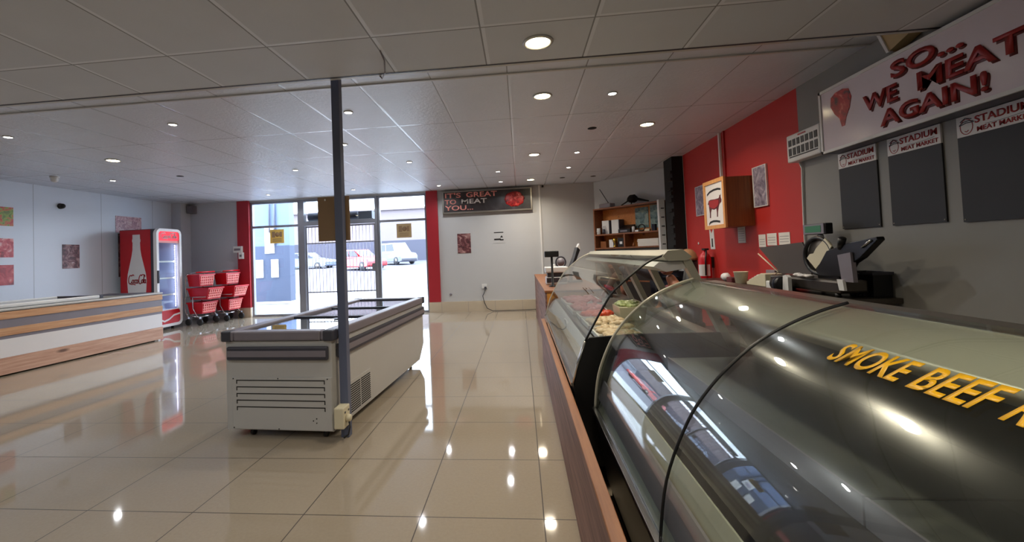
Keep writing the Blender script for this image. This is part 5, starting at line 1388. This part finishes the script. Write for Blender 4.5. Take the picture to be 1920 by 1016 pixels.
MB().lathe([(0.05, 0), (0.055, 0.005), (0.07, 0.125), (0.075, 0.13), (0.068, 0.13), (0.05, 0.012)], (2.36, 5.01, ZC), 'Z', 20).build('tub', 'cream_plastic', t)
tag(MB().blob((2.36, 5.36, ZC + 0.05), 0.05, 0.06, 0.05, 10, 6, 0.2).build('plastic_bag', 'white_print'), 'small crumpled white bag on the back counter left of the tub', 'bag')
tag(MB().box(2.31, 2.42, 5.12, 5.25, ZC, ZC + 0.06).build('dark_tin', 'maroon_cloth', bevel=0.01), 'dark maroon tin on the back counter between bag and tub', 'tin')
# tan dome on a dark stand
t = thing('chair', 'tan rounded chair back on a dark stand left of the fire extinguisher', 'chair', (2.12, 5.9, 0))
CX, CY = 2.25, 6.2
t.location = (CX, CY, 0)
MB().lathe([(0.125, 0), (0.122, 0.04), (0.10, 0.10), (0.06, 0.145), (0.005, 0.155)], (CX, CY, 1.075), 'Z', 20).build('backrest', 'tan', t)
MB().lathe([(0.11, 0.45), (0.12, 0.5), (0.12, 1.075)], (CX, CY, 0), 'Z', 18).build('body', 'black', t)
MB().lathe([(0.14, 0), (0.14, 0.03), (0.03, 0.06), (0.03, 0.45)], (CX, CY, 0), 'Z', 18).build('foot', 'black', t)

# ================================================================== PEOPLE
def skin_mesh(name, chains, mat, parent, sub=2):
    """chains: list of (points, radii, parent_index_list or None); one mesh grown by a Skin modifier"""
    vs, es, rad, roots = [], [], [], []
    for ch in chains:
        base = len(vs)
        roots.append(base)
        for i, (p, r) in enumerate(ch['pts']):
            vs.append(p); rad.append(r)
        for a, b in ch['edges']: es.append((base + a, base + b))
    me = bpy.data.meshes.new(name)
    inv = wmat(parent).inverted()
    me.from_pydata([tuple(inv @ Vector(p)) for p in vs], es, [])
    o = bpy.data.objects.new(name, me); C.objects.link(o); o.parent = parent
    me.materials.append(M[mat])
    md = o.modifiers.new('skin', 'SKIN'); md.use_smooth_shade = True; md.branch_smoothing = 0.6
    sv = me.skin_vertices[0].data
    for i, r in enumerate(rad): sv[i].radius = (r, r)
    for r in range(len(vs)): sv[r].use_root = r in roots
    s = o.modifiers.new('subsurf', 'SUBSURF'); s.levels = sub; s.render_levels = sub
    dg = bpy.context.evaluated_depsgraph_get()
    m2 = bpy.data.meshes.new_from_object(o.evaluated_get(dg))
    o.modifiers.clear(); o.data = m2
    for p in m2.polygons: p.use_smooth = True
    if not m2.materials: m2.materials.append(M[mat])
    return o
def chain(pts): return {'pts': pts, 'edges': [(i, i + 1) for i in range(len(pts) - 1)]}
def hand_chains(wrist, dirv, side, s=1.0):
    """a slightly curled hand: palm, four fingers and a thumb off the side"""
    d = Vector(dirv).normalized(); sd = Vector(side).normalized(); dn = d.cross(sd)
    w_ = Vector(wrist); out = []
    out.append(chain([(w_, 0.026), (w_ + d * 0.045, 0.032), (w_ + d * 0.085, 0.030)]))
    for k, L_ in enumerate((0.070, 0.080, 0.074, 0.058)):
        b = w_ + d * 0.07 + sd * (0.030 - 0.020 * k)
        out.append(chain([(b, 0.010), (b + d * L_ * 0.45, 0.0095), (b + d * L_ * 0.75 + dn * 0.012, 0.0085), (b + d * L_ * 0.95 + dn * 0.03, 0.0075)]))
    b = w_ + d * 0.03 + sd * 0.025
    out.append(chain([(b, 0.012), (b + d * 0.025 + sd * 0.025, 0.0105), (b + d * 0.055 + sd * 0.032, 0.009)]))
    return out
def person(label, J, face, shirt, trousers, sleeve_to='elbow', gloves=None):
    t = thing('person', label, 'person', (J['pelvis'][0], J['pelvis'][1], 0))
    V_ = {k: Vector(v) for k, v in J.items()}
    names = ['pelvis', 'spine', 'chest', 'neck', 'head0', 'shoulder_l', 'elbow_l', 'wrist_l', 'shoulder_r', 'elbow_r', 'wrist_r', 'hip_l', 'knee_l', 'ankle_l', 'toe_l', 'hip_r', 'knee_r', 'ankle_r', 'toe_r']
    rr = dict(pelvis=0.125, spine=0.115, chest=0.125, neck=0.05, head0=0.05, shoulder_l=0.06, elbow_l=0.042, wrist_l=0.028, shoulder_r=0.06, elbow_r=0.042, wrist_r=0.028,
              hip_l=0.085, knee_l=0.058, ankle_l=0.038, toe_l=0.03, hip_r=0.085, knee_r=0.058, ankle_r=0.038, toe_r=0.03)
    ed = [('pelvis', 'spine'), ('spine', 'chest'), ('chest', 'neck'), ('neck', 'head0'), ('chest', 'shoulder_l'), ('shoulder_l', 'elbow_l'), ('elbow_l', 'wrist_l'), ('chest', 'shoulder_r'), ('shoulder_r', 'elbow_r'), ('elbow_r', 'wrist_r'),
          ('pelvis', 'hip_l'), ('hip_l', 'knee_l'), ('knee_l', 'ankle_l'), ('ankle_l', 'toe_l'), ('pelvis', 'hip_r'), ('hip_r', 'knee_r'), ('knee_r', 'ankle_r'), ('ankle_r', 'toe_r')]
    ix = {n: i for i, n in enumerate(names)}
    main = {'pts': [(V_[n], rr[n]) for n in names], 'edges': [(ix[a], ix[b]) for a, b in ed]}
    up = (V_['head1'] - V_['head0']).normalized(); fw = Vector(face).normalized(); fw = (fw - up * fw.dot(up)).normalized(); sd = fw.cross(up)
    hc = V_['head0'] + up * 0.085
    head = chain([(V_['head0'] - up * 0.005 + fw * 0.02, 0.052), (hc + fw * 0.012, 0.082), (hc + up * 0.055 - fw * 0.005, 0.086), (hc + up * 0.095 - fw * 0.01, 0.06)])
    nose = chain([(hc + fw * 0.075 + up * 0.035, 0.010), (hc + fw * 0.098 + up * 0.004, 0.014), (hc + fw * 0.082 - up * 0.004, 0.012)])
    ears = [chain([(hc + sd * s * 0.082 + up * 0.035, 0.012), (hc + sd * s * 0.088 + up * 0.005, 0.014), (hc + sd * s * 0.080 - up * 0.02, 0.010)]) for s in (-1, 1)]
    ch = [main, head, nose] + ears
    for sfx in ('l', 'r'):
        dv = V_['wrist_' + sfx] - V_['elbow_' + sfx]
        side = Vector((0, 0, 1)).cross(dv) if dv.normalized().z > -0.9 and dv.normalized().z < 0.9 else Vector((1, 0, 0))
        ch += hand_chains(V_['wrist_' + sfx], dv, side)
    body = skin_mesh('body', ch, 'skin', t)
    def cloth(name, keys, edges, grow, mat):
        ii = {n: i for i, n in enumerate(keys)}
        pts = [(V_[n] if n in V_ else None, rr.get(n, 0.05) + grow) for n in keys]
        return skin_mesh(name, [{'pts': pts, 'edges': [(ii[a], ii[b]) for a, b in edges]}], mat, t)
    for s in ('l', 'r'):
        V_['cuff_' + s] = V_['shoulder_' + s].lerp(V_['elbow_' + s], 0.8); rr['cuff_' + s] = 0.046
    cloth('shirt', ['spine', 'pelvis', 'chest', 'shoulder_l', 'cuff_l', 'shoulder_r', 'cuff_r'], [('spine', 'pelvis'), ('spine', 'chest'), ('chest', 'shoulder_l'), ('shoulder_l', 'cuff_l'), ('chest', 'shoulder_r'), ('shoulder_r', 'cuff_r')], 0.016, shirt)
    cloth('trousers', ['pelvis', 'hip_l', 'knee_l', 'ankle_l', 'hip_r', 'knee_r', 'ankle_r'], [('pelvis', 'hip_l'), ('hip_l', 'knee_l'), ('knee_l', 'ankle_l'), ('pelvis', 'hip_r'), ('hip_r', 'knee_r'), ('knee_r', 'ankle_r')], 0.014, trousers)
    for s in ('l', 'r'):
        skin_mesh('shoe', [chain([(V_['ankle_' + s] - Vector((0, 0, 0.02)), 0.048), (V_['ankle_' + s].lerp(V_['toe_' + s], 0.5), 0.045), (V_['toe_' + s], 0.04)])], 'black', t, 1)
    hair = skin_mesh('hair', [chain([(hc - fw * 0.055 + up * 0.0, 0.055), (hc - fw * 0.03 + up * 0.06, 0.078), (hc + fw * 0.005 + up * 0.095, 0.075), (hc + fw * 0.045 + up * 0.098, 0.04)])], 'hair', t)
    for s in (-1, 1):
        MB().blob(hc + fw * 0.080 + sd * s * 0.032 + up * 0.032, 0.012, 0.012, 0.009, 8, 6).build('eye', 'eye', t)
        MB().blob(hc + fw * 0.090 + sd * s * 0.032 + up * 0.032, 0.005, 0.005, 0.005, 6, 5).build('pupil', 'hair', t)
    MB().tube([hc + fw * 0.076 - sd * 0.025 - up * 0.037, hc + fw * 0.086 - up * 0.04, hc + fw * 0.076 + sd * 0.025 - up * 0.037], 0.006, 8).build('mouth', 'dark_print', t)
    if gloves:
        sfx, mat = gloves
        skin_mesh('cuff', [chain([(V_['elbow_' + sfx].lerp(V_['wrist_' + sfx], 0.55), 0.046), (V_['wrist_' + sfx], 0.044)])], mat, t, 1)
    return t
# worker bending behind the far end of the far case, one arm down into it
person('person in grey bending behind the far glass case, arm reaching down into it',
       dict(pelvis=(1.62, 5.19, 0.92), spine=(1.50, 5.18, 1.02), chest=(1.30, 5.16, 1.12), neck=(1.17, 5.16, 1.12), head0=(1.12, 5.16, 1.09), head1=(0.98, 5.16, 1.04),
            shoulder_l=(1.24, 5.34, 1.09), elbow_l=(1.22, 5.46, 0.82), wrist_l=(1.20, 5.40, 0.62), shoulder_r=(1.22, 5.00, 1.08), elbow_r=(1.02, 4.94, 0.97), wrist_r=(0.92, 4.94, 0.82),
            hip_l=(1.63, 5.29, 0.88), knee_l=(1.60, 5.31, 0.48), ankle_l=(1.66, 5.31, 0.08), toe_l=(1.52, 5.31, 0.04), hip_r=(1.63, 5.09, 0.88), knee_r=(1.60, 5.07, 0.48), ankle_r=(1.66, 5.07, 0.08), toe_r=(1.52, 5.07, 0.04)),
       (-0.5, 0.0, -0.8), 'grey_cloth', 'navy_cloth', gloves=('r', 'blue_cloth'))
# person seated behind the far case
st = thing('stool', 'round dark stool under the seated person behind the far case', 'stool', (1.62, 4.62, 0))
MB().lathe([(0.17, 0.46), (0.18, 0.47), (0.18, 0.50), (0.16, 0.51)], (1.62, 4.62, 0)).build('seat', 'black', st)
for a in (45, 135, 225, 315):
    c_, s_ = math.cos(math.radians(a)), math.sin(math.radians(a))
    MB().tube([(1.62 + 0.11 * c_, 4.62 + 0.11 * s_, 0.46), (1.62 + 0.17 * c_, 4.62 + 0.17 * s_, 0.0)], 0.012, 8).build('leg', 'dark_steel', st)
person('person in maroon sitting behind the far glass case, seen through its open back',
       dict(pelvis=(1.62, 4.62, 0.645), spine=(1.60, 4.62, 0.68), chest=(1.55, 4.62, 0.84), neck=(1.50, 4.62, 0.95), head0=(1.48, 4.61, 0.99), head1=(1.45, 4.59, 1.12),
            shoulder_l=(1.54, 4.78, 0.84), elbow_l=(1.45, 4.84, 0.62), wrist_l=(1.32, 4.74, 0.60), shoulder_r=(1.54, 4.44, 0.84), elbow_r=(1.45, 4.38, 0.62), wrist_r=(1.32, 4.46, 0.60),
            hip_l=(1.58, 4.72, 0.60), knee_l=(1.22, 4.76, 0.52), ankle_l=(1.26, 4.76, 0.09), toe_l=(1.17 + 0.04, 4.78, 0.045), hip_r=(1.58, 4.52, 0.60), knee_r=(1.22, 4.48, 0.52), ankle_r=(1.26, 4.48, 0.09), toe_r=(1.21, 4.46, 0.045)),
       (-0.7, -0.7, -0.1), 'maroon_cloth', 'navy_cloth')
